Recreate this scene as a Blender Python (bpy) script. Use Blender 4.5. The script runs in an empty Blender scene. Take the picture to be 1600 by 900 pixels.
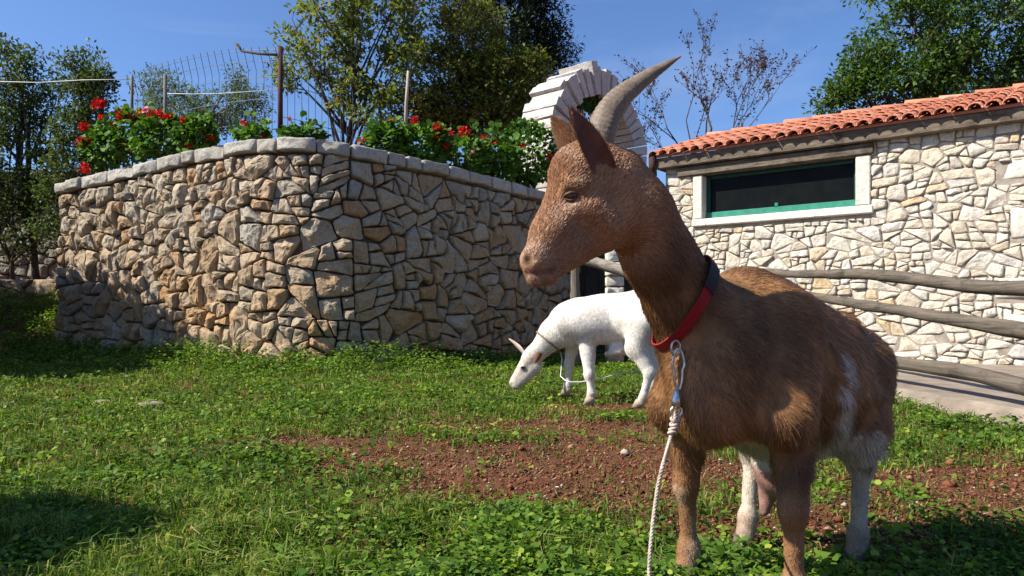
import bpy, math, random
import numpy as np
from mathutils import Vector, Matrix, noise as mnoise
from mathutils.bvhtree import BVHTree

random.seed(7)
RNG = np.random.default_rng(11)
sc = bpy.context.scene
COL = sc.collection

# ------------------------------------------------------------------ camera, sky, sun, exposure
F = 1150.0          # focal length in photo pixels
HZ = 490.0          # photo row of the horizon
CH = 0.62           # eye height
cam = bpy.data.cameras.new('camera')
cam.sensor_width = 36.0
cam.lens = 36.0 * F / 1600.0
cam.shift_y = (HZ - 450.0) / 1600.0
cam.clip_start = 0.05
cam.clip_end = 2000
camo = bpy.data.objects.new('camera', cam)
camo.location = (0, 0, CH)
camo.rotation_euler = (math.radians(90), 0, 0)
COL.objects.link(camo)
sc.camera = camo

TRAVEL = Vector((1.0, 0.24, -0.98)).normalized()
sun_el = math.asin(-TRAVEL.z)
sun_az = math.atan2(-TRAVEL.x, -TRAVEL.y)
w = bpy.data.worlds.new('World')
sc.world = w
w.use_nodes = True
nt = w.node_tree
nt.nodes.clear()
sky = nt.nodes.new('ShaderNodeTexSky')
sky.sky_type = 'NISHITA'
sky.sun_disc = False
sky.sun_elevation = sun_el
sky.sun_rotation = sun_az % (2 * math.pi)
sky.altitude = 300
sky.air_density = 1.0
sky.dust_density = 0.9
sky.ozone_density = 3.0
bg = nt.nodes.new('ShaderNodeBackground')
bg.inputs['Strength'].default_value = 0.074
# thin streaks of high cloud across the whole sky
tc = nt.nodes.new('ShaderNodeTexCoord')
mp = nt.nodes.new('ShaderNodeMapping')
mp.inputs['Scale'].default_value = (1.2, 1.2, 3.4)
mp.inputs['Rotation'].default_value = (0.3, 0.5, 0.2)
cn = nt.nodes.new('ShaderNodeTexNoise')
cn.inputs['Scale'].default_value = 1.6
cn.inputs['Detail'].default_value = 9
cn.inputs['Roughness'].default_value = 0.62
cn.inputs['Distortion'].default_value = 1.1
cr = nt.nodes.new('ShaderNodeMapRange')
cr.inputs['From Min'].default_value = 0.50
cr.inputs['From Max'].default_value = 0.85
cr.inputs['To Max'].default_value = 0.20
mx = nt.nodes.new('ShaderNodeMix')
mx.data_type = 'RGBA'
mx.inputs['B'].default_value = (6.2, 6.8, 7.6, 1)
L = nt.links.new
L(tc.outputs['Generated'], mp.inputs['Vector'])
L(mp.outputs['Vector'], cn.inputs['Vector'])
L(cn.outputs['Fac'], cr.inputs['Value'])
L(cr.outputs['Result'], mx.inputs['Factor'])
tint = nt.nodes.new('ShaderNodeMix')
tint.data_type = 'RGBA'
tint.blend_type = 'MULTIPLY'
tint.inputs['Factor'].default_value = 1.0
tint.inputs['B'].default_value = (0.78, 0.95, 1.22, 1)
L(sky.outputs['Color'], tint.inputs['A'])
L(tint.outputs['Result'], mx.inputs['A'])
L(mx.outputs['Result'], bg.inputs['Color'])
wo = nt.nodes.new('ShaderNodeOutputWorld')
L(bg.outputs['Background'], wo.inputs['Surface'])

sl = bpy.data.lights.new('sun', 'SUN')
sl.energy = 5.0
sl.angle = math.radians(0.53)
sl.color = (1.0, 0.93, 0.82)
so = bpy.data.objects.new('sun', sl)
so.rotation_euler = TRAVEL.to_track_quat('-Z', 'Y').to_euler()
so.location = (-20, -6, 20)
COL.objects.link(so)
sc.view_settings.view_transform = 'Standard'
sc.view_settings.look = 'None'
sc.view_settings.exposure = 0.95
sc.view_settings.gamma = 1.0
sc.view_settings.use_curve_mapping = False
sc.cycles.max_bounces = 6
sc.cycles.transparent_max_bounces = 8

# ------------------------------------------------------------------ helpers
def W(px, py, d):
    """the point at distance d that the photograph shows at (px, py)"""
    return Vector(((px - 800.0) / F * d, d, CH + (HZ - py) / F * d))

def tag(o, label=None, cat=None, group=None, kind=None):
    if label: o['label'] = label
    if cat: o['category'] = cat
    if group: o['group'] = group
    if kind: o['kind'] = kind
    return o

def empty(name, loc, label, cat, group=None):
    o = bpy.data.objects.new(name, None)
    o.location = loc
    o.empty_display_size = 0.1
    COL.objects.link(o)
    return tag(o, label, cat, group)

def root_loc(o):
    v = Vector((0, 0, 0))
    while o is not None:
        v += o.location
        o = o.parent
    return v

def mesh_np(name, V, Fs, material, parent=None, smooth=False, origin=None):
    """V (n,3) world coordinates; Fs list of faces or list of int arrays (k,3)/(k,4)"""
    V = np.asarray(V, dtype=np.float64)
    base = root_loc(parent) if parent is not None else Vector((0, 0, 0))
    if origin is None:
        origin = base if parent is not None else Vector((0, 0, 0))
    origin = Vector(origin)
    V = V - np.array(origin)
    me = bpy.data.meshes.new(name)
    arrs = Fs if isinstance(Fs, list) and len(Fs) and isinstance(Fs[0], np.ndarray) else None
    if arrs is None:
        me.from_pydata(V.tolist(), [], [tuple(f) for f in Fs])
    else:
        me.vertices.add(len(V))
        me.vertices.foreach_set('co', V.astype(np.float32).ravel())
        lt = np.concatenate([np.full(len(a), a.shape[1], dtype=np.int32) for a in arrs])
        li = np.concatenate([a.ravel() for a in arrs]).astype(np.int32)
        me.loops.add(len(li))
        me.loops.foreach_set('vertex_index', li)
        me.polygons.add(len(lt))
        ls = np.concatenate([[0], np.cumsum(lt)[:-1]]).astype(np.int32)
        me.polygons.foreach_set('loop_start', ls)
        me.polygons.foreach_set('loop_total', lt)
        me.update(calc_edges=True)
    if smooth:
        me.polygons.foreach_set('use_smooth', np.ones(len(me.polygons), dtype=bool))
    if material is not None:
        me.materials.append(material)
    me.update()
    o = bpy.data.objects.new(name, me)
    COL.objects.link(o)
    if parent is not None:
        o.parent = parent
        o.location = origin - base
    else:
        o.location = origin
    return o

class MB:
    """collects shapes of one part"""
    def __init__(self):
        self.v = []; self.f = []
    def add(self, vs, fs):
        n = len(self.v)
        self.v.extend([tuple(p) for p in vs])
        self.f.extend([tuple(i + n for i in q) for q in fs])
        return self
    def box(self, c, ax, ay, az, hx, hy, hz, bev=0.0):
        c = Vector(c); ax = Vector(ax).normalized(); ay = Vector(ay).normalized(); az = Vector(az).normalized()
        if bev <= 0:
            vs = [c + ax * (sx * hx) + ay * (sy * hy) + az * (sz * hz) for sz in (-1, 1) for sy in (-1, 1) for sx in (-1, 1)]
            fs = [(0, 2, 3, 1), (4, 5, 7, 6), (0, 1, 5, 4), (2, 6, 7, 3), (0, 4, 6, 2), (1, 3, 7, 5)]
            return self.add(vs, fs)
        vs = []; key = {}
        for sx in (-1, 1):
            for sy in (-1, 1):
                for sz in (-1, 1):
                    for k in range(3):
                        h = [hx - bev, hy - bev, hz - bev]
                        h[k] += bev
                        key[(sx, sy, sz, k)] = len(vs)
                        vs.append(c + ax * (sx * h[0]) + ay * (sy * h[1]) + az * (sz * h[2]))
        fs = []
        for k in range(3):
            a, b = [(1, 2), (0, 2), (0, 1)][k]
            for s in (-1, 1):
                q = []
                for (sa, sb) in ((-1, -1), (1, -1), (1, 1), (-1, 1)):
                    t = [0, 0, 0]; t[k] = s; t[a] = sa; t[b] = sb
                    q.append(key[(t[0], t[1], t[2], k)])
                fs.append(tuple(q))
        for k in range(3):
            a, b = [(1, 2), (0, 2), (0, 1)][k]
            for sa in (-1, 1):
                for sb in (-1, 1):
                    q = []
                    for (s, kk) in ((-1, a), (1, a), (1, b), (-1, b)):
                        t = [0, 0, 0]; t[k] = s; t[a] = sa; t[b] = sb
                        q.append(key[(t[0], t[1], t[2], kk)])
                    fs.append(tuple(q))
        for sx in (-1, 1):
            for sy in (-1, 1):
                for sz in (-1, 1):
                    fs.append(tuple(key[(sx, sy, sz, k)] for k in range(3)))
        return self.add(vs, fs)
    def tube(self, pts, rad, n=6, cap=True, closed=False):
        pts = [Vector(p) for p in pts]
        m = len(pts)
        if not hasattr(rad, '__len__'): rad = [rad] * m
        vs = []
        prev = None
        for i in range(m):
            if closed:
                t = (pts[(i + 1) % m] - pts[i - 1])
            else:
                t = pts[min(i + 1, m - 1)] - pts[max(i - 1, 0)]
            if t.length < 1e-9: t = Vector((0, 0, 1))
            t.normalize()
            if prev is None:
                a = t.orthogonal().normalized()
            else:
                a = (prev - t * prev.dot(t))
                a = a.normalized() if a.length > 1e-6 else t.orthogonal().normalized()
            prev = a
            b = t.cross(a)
            for j in range(n):
                th = 2 * math.pi * j / n
                vs.append(pts[i] + (a * math.cos(th) + b * math.sin(th)) * rad[i])
        fs = []
        for i in range(m if closed else m - 1):
            i2 = (i + 1) % m
            for j in range(n):
                j2 = (j + 1) % n
                fs.append((i * n + j, i * n + j2, i2 * n + j2, i2 * n + j))
        if cap and not closed:
            fs.append(tuple(range(n - 1, -1, -1)))
            fs.append(tuple((m - 1) * n + j for j in range(n)))
        return self.add(vs, fs)
    def build(self, name, material, parent=None, smooth=False, origin=None):
        return mesh_np(name, self.v, self.f, material, parent, smooth, origin)

# vectorised value noise
_T = np.random.default_rng(5).random(65536)
def _h3(i, j, k, s):
    return _T[((i * 73856093) ^ (j * 19349663) ^ (k * 83492791) ^ (s * 2654435)) & 65535]
def vnoise(x, y, z=None, seed=0):
    x = np.asarray(x, float); y = np.asarray(y, float)
    z = np.zeros_like(x) if z is None else np.asarray(z, float)
    i = np.floor(x).astype(np.int64); j = np.floor(y).astype(np.int64); k = np.floor(z).astype(np.int64)
    u = x - i; v = y - j; q = z - k
    u = u * u * (3 - 2 * u); v = v * v * (3 - 2 * v); q = q * q * (3 - 2 * q)
    r = 0
    for a in (0, 1):
        for b in (0, 1):
            for c in (0, 1):
                r = r + _h3(i + a, j + b, k + c, seed) * (u if a else 1 - u) * (v if b else 1 - v) * (q if c else 1 - q)
    return r
def fbm(x, y, z=None, oct=4, seed=0):
    x = np.asarray(x, float); y = np.asarray(y, float)
    s = 0; amp = 0.5; f = 1.0
    for o in range(oct):
        s = s + amp * (vnoise(x * f, y * f, None if z is None else np.asarray(z) * f, seed + o) - 0.5) * 2
        amp *= 0.5; f *= 2.03
    return s
def sstep(a, b, x):
    t = np.clip((x - a) / (b - a), 0, 1)
    return t * t * (3 - 2 * t)

# ------------------------------------------------------------------ materials
class NT:
    def __init__(self, name):
        self.m = bpy.data.materials.new(name)
        self.m.use_nodes = True
        self.t = self.m.node_tree
        self.t.nodes.clear()
        self.out = self.n('ShaderNodeOutputMaterial')
    def n(self, typ, **kw):
        nd = self.t.nodes.new(typ)
        for k, v in kw.items():
            if hasattr(nd, k): setattr(nd, k, v)
        return nd
    def l(self, a, b): self.t.links.new(a, b)
    def put(self, sock, v):
        if hasattr(v, 'is_output') or hasattr(v, 'links'): self.l(v, sock)
        else: sock.default_value = v
    def coord(self, kind='Object', scale=(1, 1, 1)):
        if kind == 'Position':
            g = self.n('ShaderNodeNewGeometry').outputs['Position']
        else:
            g = self.n('ShaderNodeTexCoord').outputs[kind]
        mp = self.n('ShaderNodeMapping')
        mp.inputs['Scale'].default_value = scale
        self.l(g, mp.inputs['Vector'])
        return mp.outputs['Vector']
    def noise(self, vec, scale, detail=4, rough=0.55, dist=0.0):
        nd = self.n('ShaderNodeTexNoise')
        nd.inputs['Scale'].default_value = scale
        nd.inputs['Detail'].default_value = detail
        nd.inputs['Roughness'].default_value = rough
        nd.inputs['Distortion'].default_value = dist
        self.l(vec, nd.inputs['Vector'])
        return nd.outputs['Fac']
    def ramp(self, fac, stops, interp='LINEAR'):
        nd = self.n('ShaderNodeValToRGB')
        cr = nd.color_ramp
        cr.interpolation = interp
        while len(cr.elements) < len(stops): cr.elements.new(0.5)
        for e, (p, c) in zip(cr.elements, stops):
            e.position = p
            e.color = (c[0], c[1], c[2], 1) if hasattr(c, '__len__') else (c, c, c, 1)
        self.l(fac, nd.inputs['Fac'])
        return nd.outputs['Color']
    def mix(self, fac, a, b, mode='MIX'):
        nd = self.n('ShaderNodeMix', data_type='RGBA', blend_type=mode)
        def col(v): return (v[0], v[1], v[2], 1) if isinstance(v, tuple) and len(v) == 3 else v
        self.put(nd.inputs['Factor'], fac)
        self.put(nd.inputs['A'], col(a)); self.put(nd.inputs['B'], col(b))
        return nd.outputs['Result']
    def rng(self, v, a, b, c, d):
        nd = self.n('ShaderNodeMapRange')
        self.l(v, nd.inputs['Value'])
        for k, x in (('From Min', a), ('From Max', b), ('To Min', c), ('To Max', d)): nd.inputs[k].default_value = x
        return nd.outputs['Result']
    def math(self, op, a, b=0.0):
        nd = self.n('ShaderNodeMath', operation=op)
        self.put(nd.inputs[0], a); self.put(nd.inputs[1], b)
        return nd.outputs[0]
    def bump(self, h, strength=0.5, dist=0.02, normal=None):
        nd = self.n('ShaderNodeBump')
        nd.inputs['Strength'].default_value = strength
        nd.inputs['Distance'].default_value = dist
        self.l(h, nd.inputs['Height'])
        if normal is not None: self.l(normal, nd.inputs['Normal'])
        return nd.outputs['Normal']
    def principled(self, color, rough=0.8, normal=None, spec=0.3, metal=0.0, **kw):
        p = self.n('ShaderNodeBsdfPrincipled')
        self.put(p.inputs['Base Color'], (color[0], color[1], color[2], 1) if isinstance(color, tuple) else color)
        self.put(p.inputs['Roughness'], rough)
        p.inputs['Specular IOR Level'].default_value = spec
        self.put(p.inputs['Metallic'], metal)
        if normal is not None: self.l(normal, p.inputs['Normal'])
        self.l(p.outputs['BSDF'], self.out.inputs['Surface'])
        return p

def stone_mat(name, stops, island=False, warm=None, warm_top=1.2, pit=1.0):
    t = NT(name)
    v = t.coord('Position')
    if island:
        r = t.n('ShaderNodeNewGeometry').outputs['Random Per Island']
    else:
        r = t.n('ShaderNodeObjectInfo').outputs['Random']
    base = t.ramp(r, stops)
    big = t.noise(v, 3.2, 3)
    base = t.mix(t.rng(big, 0.3, 0.7, 0.0, 0.25), base, t.mix(0.5, base, (0.42, 0.38, 0.32)))
    if warm:
        sep = t.n('ShaderNodeSeparateXYZ'); t.l(v, sep.inputs[0])
        low = t.rng(sep.outputs['Z'], 0.0, warm_top, 1.0, 0.0)
        n2 = t.noise(v, 2.1, 4, 0.6)
        wf = t.math('MULTIPLY', low, t.rng(n2, 0.35, 0.62, 0.0, 1.0))
        base = t.mix(wf, base, warm)
    fine = t.noise(v, 26, 6, 0.65)
    base = t.mix(1.0, base, t.ramp(fine, [(0.25, 0.62), (0.5, 0.92), (0.75, 1.12)]), 'MULTIPLY')
    lich = t.noise(v, 9, 5, 0.7, 0.4)
    base = t.mix(t.rng(lich, 0.58, 0.72, 0.0, 0.45), base, (0.13, 0.12, 0.10))
    h1 = t.noise(v, 14, 8, 0.68, 0.3)
    h2 = t.noise(v, 60, 4, 0.6)
    h = t.math('ADD', t.math('MULTIPLY', h1, 1.0), t.math('MULTIPLY', h2, 0.25))
    nb = t.bump(h, 0.9 * pit, 0.03)
    t.principled(base, 0.92, nb, 0.15)
    return t.m

def plain(name, color, rough=0.7, var=0.15, scale=8.0, bump=0.2, bscale=40.0, metal=0.0, spec=0.3, stretch=(1, 1, 1), dist=0.01):
    t = NT(name)
    v = t.coord('Position', stretch)
    n = t.noise(v, scale, 5, 0.6)
    c = t.mix(1.0, color, t.ramp(n, [(0.25, 1 - var * 1.6), (0.75, 1 + var)]), 'MULTIPLY')
    nb = t.bump(t.noise(v, bscale, 6, 0.65), bump, dist) if bump else None
    t.principled(c, rough, nb, spec, metal)
    return t.m

def leaf_mat(name, stops, trans=0.35, rough=0.45, spec=0.35, tcol=None):
    spec *= 0.5; rough = max(rough, 0.55)
    t = NT(name)
    g = t.n('ShaderNodeNewGeometry')
    c = t.ramp(g.outputs['Random Per Island'], stops)
    v = t.coord('Position')
    c = t.mix(1.0, c, t.ramp(t.noise(v, 1.7, 5, 0.6), [(0.3, (0.62, 0.66, 0.7)), (0.5, (1, 1, 1)), (0.7, (1.35, 1.2, 1.1))]), 'MULTIPLY')
    p = t.n('ShaderNodeBsdfPrincipled')
    t.l(c, p.inputs['Base Color'])
    p.inputs['Roughness'].default_value = rough
    p.inputs['Specular IOR Level'].default_value = spec
    tr = t.n('ShaderNodeBsdfTranslucent')
    t.l(t.mix(1.0, c, tcol or (1.25, 1.3, 0.55), 'MULTIPLY'), tr.inputs['Color'])
    ms = t.n('ShaderNodeMixShader')
    ms.inputs[0].default_value = trans
    t.l(p.outputs[0], ms.inputs[1]); t.l(tr.outputs[0], ms.inputs[2])
    t.l(ms.outputs[0], t.out.inputs['Surface'])
    return t.m

M = {}
PALE = [(0.0, (0.28, 0.25, 0.20)), (0.25, (0.41, 0.34, 0.245)), (0.45, (0.34, 0.245, 0.15)), (0.65, (0.44, 0.38, 0.29)), (0.82, (0.36, 0.21, 0.10)), (0.9, (0.42, 0.35, 0.25)), (1.0, (0.29, 0.28, 0.25))]
HOUSE = [(0.0, (0.56, 0.51, 0.42)), (0.35, (0.61, 0.56, 0.47)), (0.62, (0.56, 0.48, 0.36)), (0.8, (0.59, 0.56, 0.50)), (0.92, (0.56, 0.41, 0.24)), (1.0, (0.48, 0.46, 0.42))]
M['stone'] = stone_mat('rubble stone', PALE, False, (0.42, 0.245, 0.105), 2.0)
M['stone_small'] = stone_mat('rubble stone small', PALE, True, (0.42, 0.245, 0.105), 2.0)
M['house_stone'] = stone_mat('house stone', HOUSE, False, pit=0.7)
M['house_stone_small'] = stone_mat('house stone small', HOUSE, True, pit=0.7)
M['coping'] = stone_mat('coping stone', [(0, (0.38, 0.36, 0.315)), (0.5, (0.45, 0.425, 0.375)), (1, (0.34, 0.315, 0.265))])
M['arch'] = stone_mat('arch limestone', [(0, (0.48, 0.45, 0.42)), (0.5, (0.56, 0.53, 0.50)), (1, (0.46, 0.42, 0.37))], pit=0.9)
M['dressed'] = stone_mat('dressed limestone', [(0, (0.62, 0.58, 0.50)), (1, (0.68, 0.65, 0.58))], pit=0.35)
M['mortar'] = plain('earth mortar', (0.105, 0.082, 0.060), 0.95, 0.3, 6, 0.8, 30)
M['house_mortar'] = plain('house mortar', (0.30, 0.26, 0.21), 0.95, 0.25, 9, 0.7, 40)
M['slab'] = plain('buried slab', (0.27, 0.22, 0.155), 0.95, 0.3, 14, 0.6, 40)
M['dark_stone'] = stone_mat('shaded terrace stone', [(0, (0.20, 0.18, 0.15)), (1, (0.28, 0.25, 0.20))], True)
M['concrete'] = plain('concrete apron', (0.25, 0.205, 0.16), 0.9, 0.3, 4, 0.6, 50)
def wood_mat(name, a, b, axis=(14, 14, 1.2)):
    t = NT(name)
    v = t.coord('Object', axis)
    n = t.noise(v, 2.0, 7, 0.65, 0.6)
    c = t.ramp(n, [(0.3, a), (0.55, b), (0.75, tuple(x * 1.25 for x in b))])
    k = t.noise(t.coord('Object', (1, 1, 1)), 5, 4, 0.6)
    c = t.mix(t.rng(k, 0.55, 0.7, 0, 0.6), c, tuple(x * 0.55 for x in a))
    t.principled(c, 0.85, t.bump(n, 0.8, 0.015), 0.2)
    return t.m
M['log'] = wood_mat('weathered log', (0.060, 0.052, 0.042), (0.17, 0.145, 0.115))
M['log_rail'] = wood_mat('weathered rail', (0.040, 0.034, 0.027), (0.125, 0.103, 0.080), (16, 1.0, 16))
M['log_lean'] = wood_mat('grey leaning rail', (0.10, 0.088, 0.07), (0.30, 0.26, 0.21), (1.0, 16, 16))
M['beam'] = wood_mat('old beam', (0.06, 0.047, 0.034), (0.15, 0.12, 0.088), (3, 3, 14))
M['gate'] = wood_mat('dark gate plank', (0.020, 0.017, 0.013), (0.05, 0.042, 0.032))
M['bark'] = plain('bark', (0.085, 0.066, 0.048), 0.9, 0.35, 12, 0.8, 30, stretch=(1, 1, 0.3))
M['pale_bark'] = plain('pale bark', (0.24, 0.20, 0.15), 0.9, 0.3, 12, 0.7, 30, stretch=(1, 1, 0.3))
M['green_paint'] = plain('green window paint', (0.030, 0.20, 0.135), 0.45, 0.2, 12, 0.15, 60)
M['shaded_paint'] = plain('shade darkened green paint', (0.010, 0.050, 0.036), 0.5, 0.3, 12, 0.2, 60)  # window green again, with the shade under the lintel put into its colour
M['rust'] = plain('rusty iron', (0.055, 0.022, 0.016), 0.8, 0.4, 20, 0.5, 60)
M['grey_post'] = plain('grey post', (0.14, 0.13, 0.115), 0.8, 0.25, 20, 0.3, 60)
M['pale_stake'] = plain('pale stake', (0.36, 0.30, 0.22), 0.85, 0.25, 20, 0.4, 60, stretch=(1, 1, 0.2))
M['wire'] = plain('fence wire', (0.12, 0.14, 0.15), 0.5, 0.1, 20, 0.0, 60, metal=0.6)
M['cord'] = plain('white cord', (0.6, 0.6, 0.58), 0.8, 0.1, 20, 0.0)
M['steel'] = plain('worn steel', (0.55, 0.54, 0.52), 0.32, 0.2, 60, 0.1, 90, metal=1.0)
M['red_web'] = plain('red webbing', (0.27, 0.010, 0.014), 0.75, 0.25, 160, 0.6, 420, dist=0.002)
M['black_web'] = plain('black webbing', (0.012, 0.012, 0.014), 0.7, 0.2, 120, 0.5, 420, dist=0.002)
M['rope'] = plain('hemp rope', (0.48, 0.40, 0.32), 0.9, 0.3, 90, 0.7, 500, dist=0.002)
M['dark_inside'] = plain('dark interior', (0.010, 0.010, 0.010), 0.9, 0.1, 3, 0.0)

t = NT('old window glass'); v = t.coord('Position')
t.principled((0.005, 0.006, 0.006), t.rng(t.noise(v, 6, 4), 0.3, 0.7, 0.2, 0.5), None, 0.06)
M['glass'] = t.m

# terracotta
t = NT('terracotta tile'); v = t.coord('Position')
r = t.n('ShaderNodeObjectInfo').outputs['Random']
c = t.ramp(r, [(0, (0.36, 0.125, 0.072)), (0.35, (0.46, 0.165, 0.095)), (0.6, (0.41, 0.145, 0.082)), (0.85, (0.50, 0.23, 0.15)), (1, (0.30, 0.12, 0.08))])
c = t.mix(t.rng(t.noise(v, 9, 6, 0.7), 0.52, 0.72, 0, 0.5), c, (0.50, 0.33, 0.24))
c = t.mix(t.rng(t.noise(v, 14, 5, 0.7), 0.60, 0.75, 0, 0.6), c, (0.10, 0.05, 0.035))
t.principled(c, 0.85, t.bump(t.noise(v, 50, 5), 0.4, 0.01), 0.2)
M['tile'] = t.m

# red soil
t = NT('red soil'); v = t.coord('Position')
n1 = t.noise(v, 2.2, 5, 0.6); n2 = t.noise(v, 28, 7, 0.7); n3 = t.noise(v, 110, 4, 0.7)
c = t.ramp(n2, [(0.25, (0.055, 0.021, 0.011)), (0.5, (0.150, 0.058, 0.028)), (0.75, (0.25, 0.105, 0.055))])
c = t.mix(t.rng(n1, 0.4, 0.65, 0, 0.45), c, (0.12, 0.075, 0.04))
h = t.math('ADD', t.math('MULTIPLY', n2, 1.0), t.math('MULTIPLY', n3, 0.35))
t.principled(c, 0.95, t.bump(h, 1.0, 0.03), 0.15)
M['soil'] = t.m
t = NT('soil clod'); g = t.n('ShaderNodeNewGeometry'); v = t.coord('Position')
c = t.ramp(g.outputs['Random Per Island'], [(0, (0.06, 0.023, 0.012)), (0.5, (0.16, 0.062, 0.030)), (0.9, (0.24, 0.10, 0.052)), (1.0, (0.31, 0.19, 0.12))])
t.principled(c, 0.95, t.bump(t.noise(v, 150, 4), 0.6, 0.01), 0.15)
M['clod'] = t.m

G1 = [(0.0, (0.040, 0.085, 0.012)), (0.35, (0.085, 0.155, 0.018)), (0.7, (0.135, 0.205, 0.028)), (0.88, (0.20, 0.24, 0.05)), (0.94, (0.26, 0.235, 0.09)), (1.0, (0.33, 0.27, 0.13))]
M['grass'] = leaf_mat('grass blade', G1, 0.35, 0.5, 0.25)
M['weed'] = leaf_mat('weed leaf', [(0, (0.060, 0.125, 0.012)), (0.5, (0.110, 0.205, 0.018)), (0.85, (0.175, 0.265, 0.03)), (1, (0.27, 0.34, 0.06))], 0.35, 0.5, 0.25)
M['weed_dark'] = leaf_mat('dark weed leaf', [(0, (0.040, 0.095, 0.016)), (0.6, (0.070, 0.145, 0.022)), (1, (0.11, 0.19, 0.035))], 0.3, 0.55, 0.2)
M['dry'] = leaf_mat('dry stem', [(0, (0.24, 0.18, 0.09)), (1, (0.40, 0.33, 0.19))], 0.2)
M['geranium_leaf'] = leaf_mat('geranium leaf', [(0, (0.035, 0.095, 0.012)), (0.5, (0.07, 0.165, 0.018)), (1, (0.13, 0.24, 0.03))], 0.3)
M['petal'] = leaf_mat('red petal', [(0, (0.40, 0.006, 0.008)), (0.6, (0.62, 0.012, 0.012)), (1, (0.75, 0.035, 0.03))], 0.25, 0.5, 0.2, (1.2, 0.6, 0.6))
M['pink_petal'] = leaf_mat('pink petal', [(0, (0.6, 0.25, 0.35)), (1, (0.75, 0.55, 0.6))], 0.25, 0.5, 0.2, (1, 0.8, 0.8))
M['leaf_left'] = leaf_mat('dark evergreen leaf', [(0, (0.040, 0.068, 0.022)), (0.6, (0.080, 0.120, 0.038)), (1, (0.14, 0.175, 0.06))], 0.3)
M['leaf_olive'] = leaf_mat('grey green leaf', [(0, (0.06, 0.10, 0.04)), (0.6, (0.10, 0.15, 0.06)), (1, (0.17, 0.21, 0.09))], 0.3)
M['leaf_big'] = leaf_mat('yellow green leaf', [(0, (0.075, 0.115, 0.026)), (0.5, (0.150, 0.195, 0.046)), (0.9, (0.24, 0.265, 0.085)), (1, (0.24, 0.14, 0.055))], 0.4)
M['leaf_thicket'] = leaf_mat('thicket leaf', [(0, (0.055, 0.080, 0.018)), (0.5, (0.110, 0.138, 0.030)), (0.9, (0.19, 0.195, 0.05)), (1, (0.18, 0.12, 0.04))], 0.35)
M['leaf_cypress'] = leaf_mat('cypress spray', [(0, (0.008, 0.018, 0.010)), (0.6, (0.016, 0.030, 0.014)), (1, (0.030, 0.045, 0.020))], 0.12)
M['leaf_right'] = leaf_mat('deep green leaf', [(0, (0.028, 0.066, 0.014)), (0.5, (0.060, 0.122, 0.022)), (0.9, (0.105, 0.18, 0.035)), (1, (0.16, 0.22, 0.055))], 0.3)
M['bud'] = leaf_mat('brown seed tuft', [(0, (0.035, 0.024, 0.026)), (1, (0.10, 0.062, 0.062))], 0.1)
M['ivy'] = leaf_mat('ivy leaf', [(0, (0.02, 0.055, 0.012)), (1, (0.06, 0.12, 0.025))], 0.25)
M['daisy'] = leaf_mat('white daisy', [(0, (0.7, 0.7, 0.66)), (1, (0.8, 0.8, 0.78))], 0.2, 0.6, 0.2, (1, 1, 1))

# ------------------------------------------------------------------ the ground
def gz(x, y):
    x = np.asarray(x, float); y = np.asarray(y, float)
    z = 0.035 * fbm(x * 0.7, y * 0.7, oct=3, seed=21) + 0.022 * fbm(x * 3.3, y * 3.3, oct=2, seed=23)
    z = z - 0.02 * np.exp(-((x - 0.75) ** 2 + (y - 1.95) ** 2) / 0.35)
    z = z - 0.05 * sstep(7.0, 9.5, y) * sstep(-1.6, 0.2, x)
    ramp = sstep(10.0, 13.2, y) * sstep(-6.2, -7.0, x)
    z = z + 1.05 * ramp
    return z

def bare(x, y):
    """1 on bare red soil, 0 under thick grass"""
    m = np.zeros_like(np.asarray(x, float))
    for cx, cy, rx, ry, a in ((0.18, 2.95, 0.80, 0.72, 1.05), (0.45, 3.9, 1.05, 0.55, 0.75), (-0.75, 3.45, 0.62, 0.30, 0.95), (-0.35, 3.1, 0.5, 0.35, 0.9), (1.75, 2.62, 0.62, 0.42, 0.92),
                              (0.75, 2.05, 0.50, 0.40, 0.85), (2.3, 3.0, 0.5, 0.4, 0.6), (0.85, 4.75, 0.7, 0.28, 0.7), (-0.15, 1.9, 0.22, 0.14, 0.35), (-0.9, 2.15, 0.25, 0.12, 0.4),
                              (-1.9, 2.8, 0.2, 0.1, 0.4), (-1.5, 3.3, 0.3, 0.1, 0.35), (2.1, 4.6, 0.6, 0.25, 0.4)):
        m = np.maximum(m, a * np.exp(-(((x - cx) / rx) ** 2 + ((y - cy) / ry) ** 2) ** 1.5))
    n = fbm(np.asarray(x) * 2.6, np.asarray(y) * 2.6, oct=4, seed=40)
    return np.clip(m + n * 0.45 * (m > 0.02) + 0.13 * sstep(0.2, 0.5, fbm(np.asarray(x) * 3.1 + 9, np.asarray(y) * 3.1, oct=3, seed=77)), 0, 1.2)

def axis(lo, hi, step, far_lo, far_hi):
    a = list(np.arange(lo, hi, step))
    s = step; v = hi
    while v < far_hi:
        a.append(v); s *= 1.14; v += s
    a.append(far_hi)
    s = step; v = lo - step; pre = []
    while v > far_lo:
        pre.append(v); s *= 1.14; v -= s
    pre.append(far_lo)
    return np.array(pre[::-1] + a)

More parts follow.
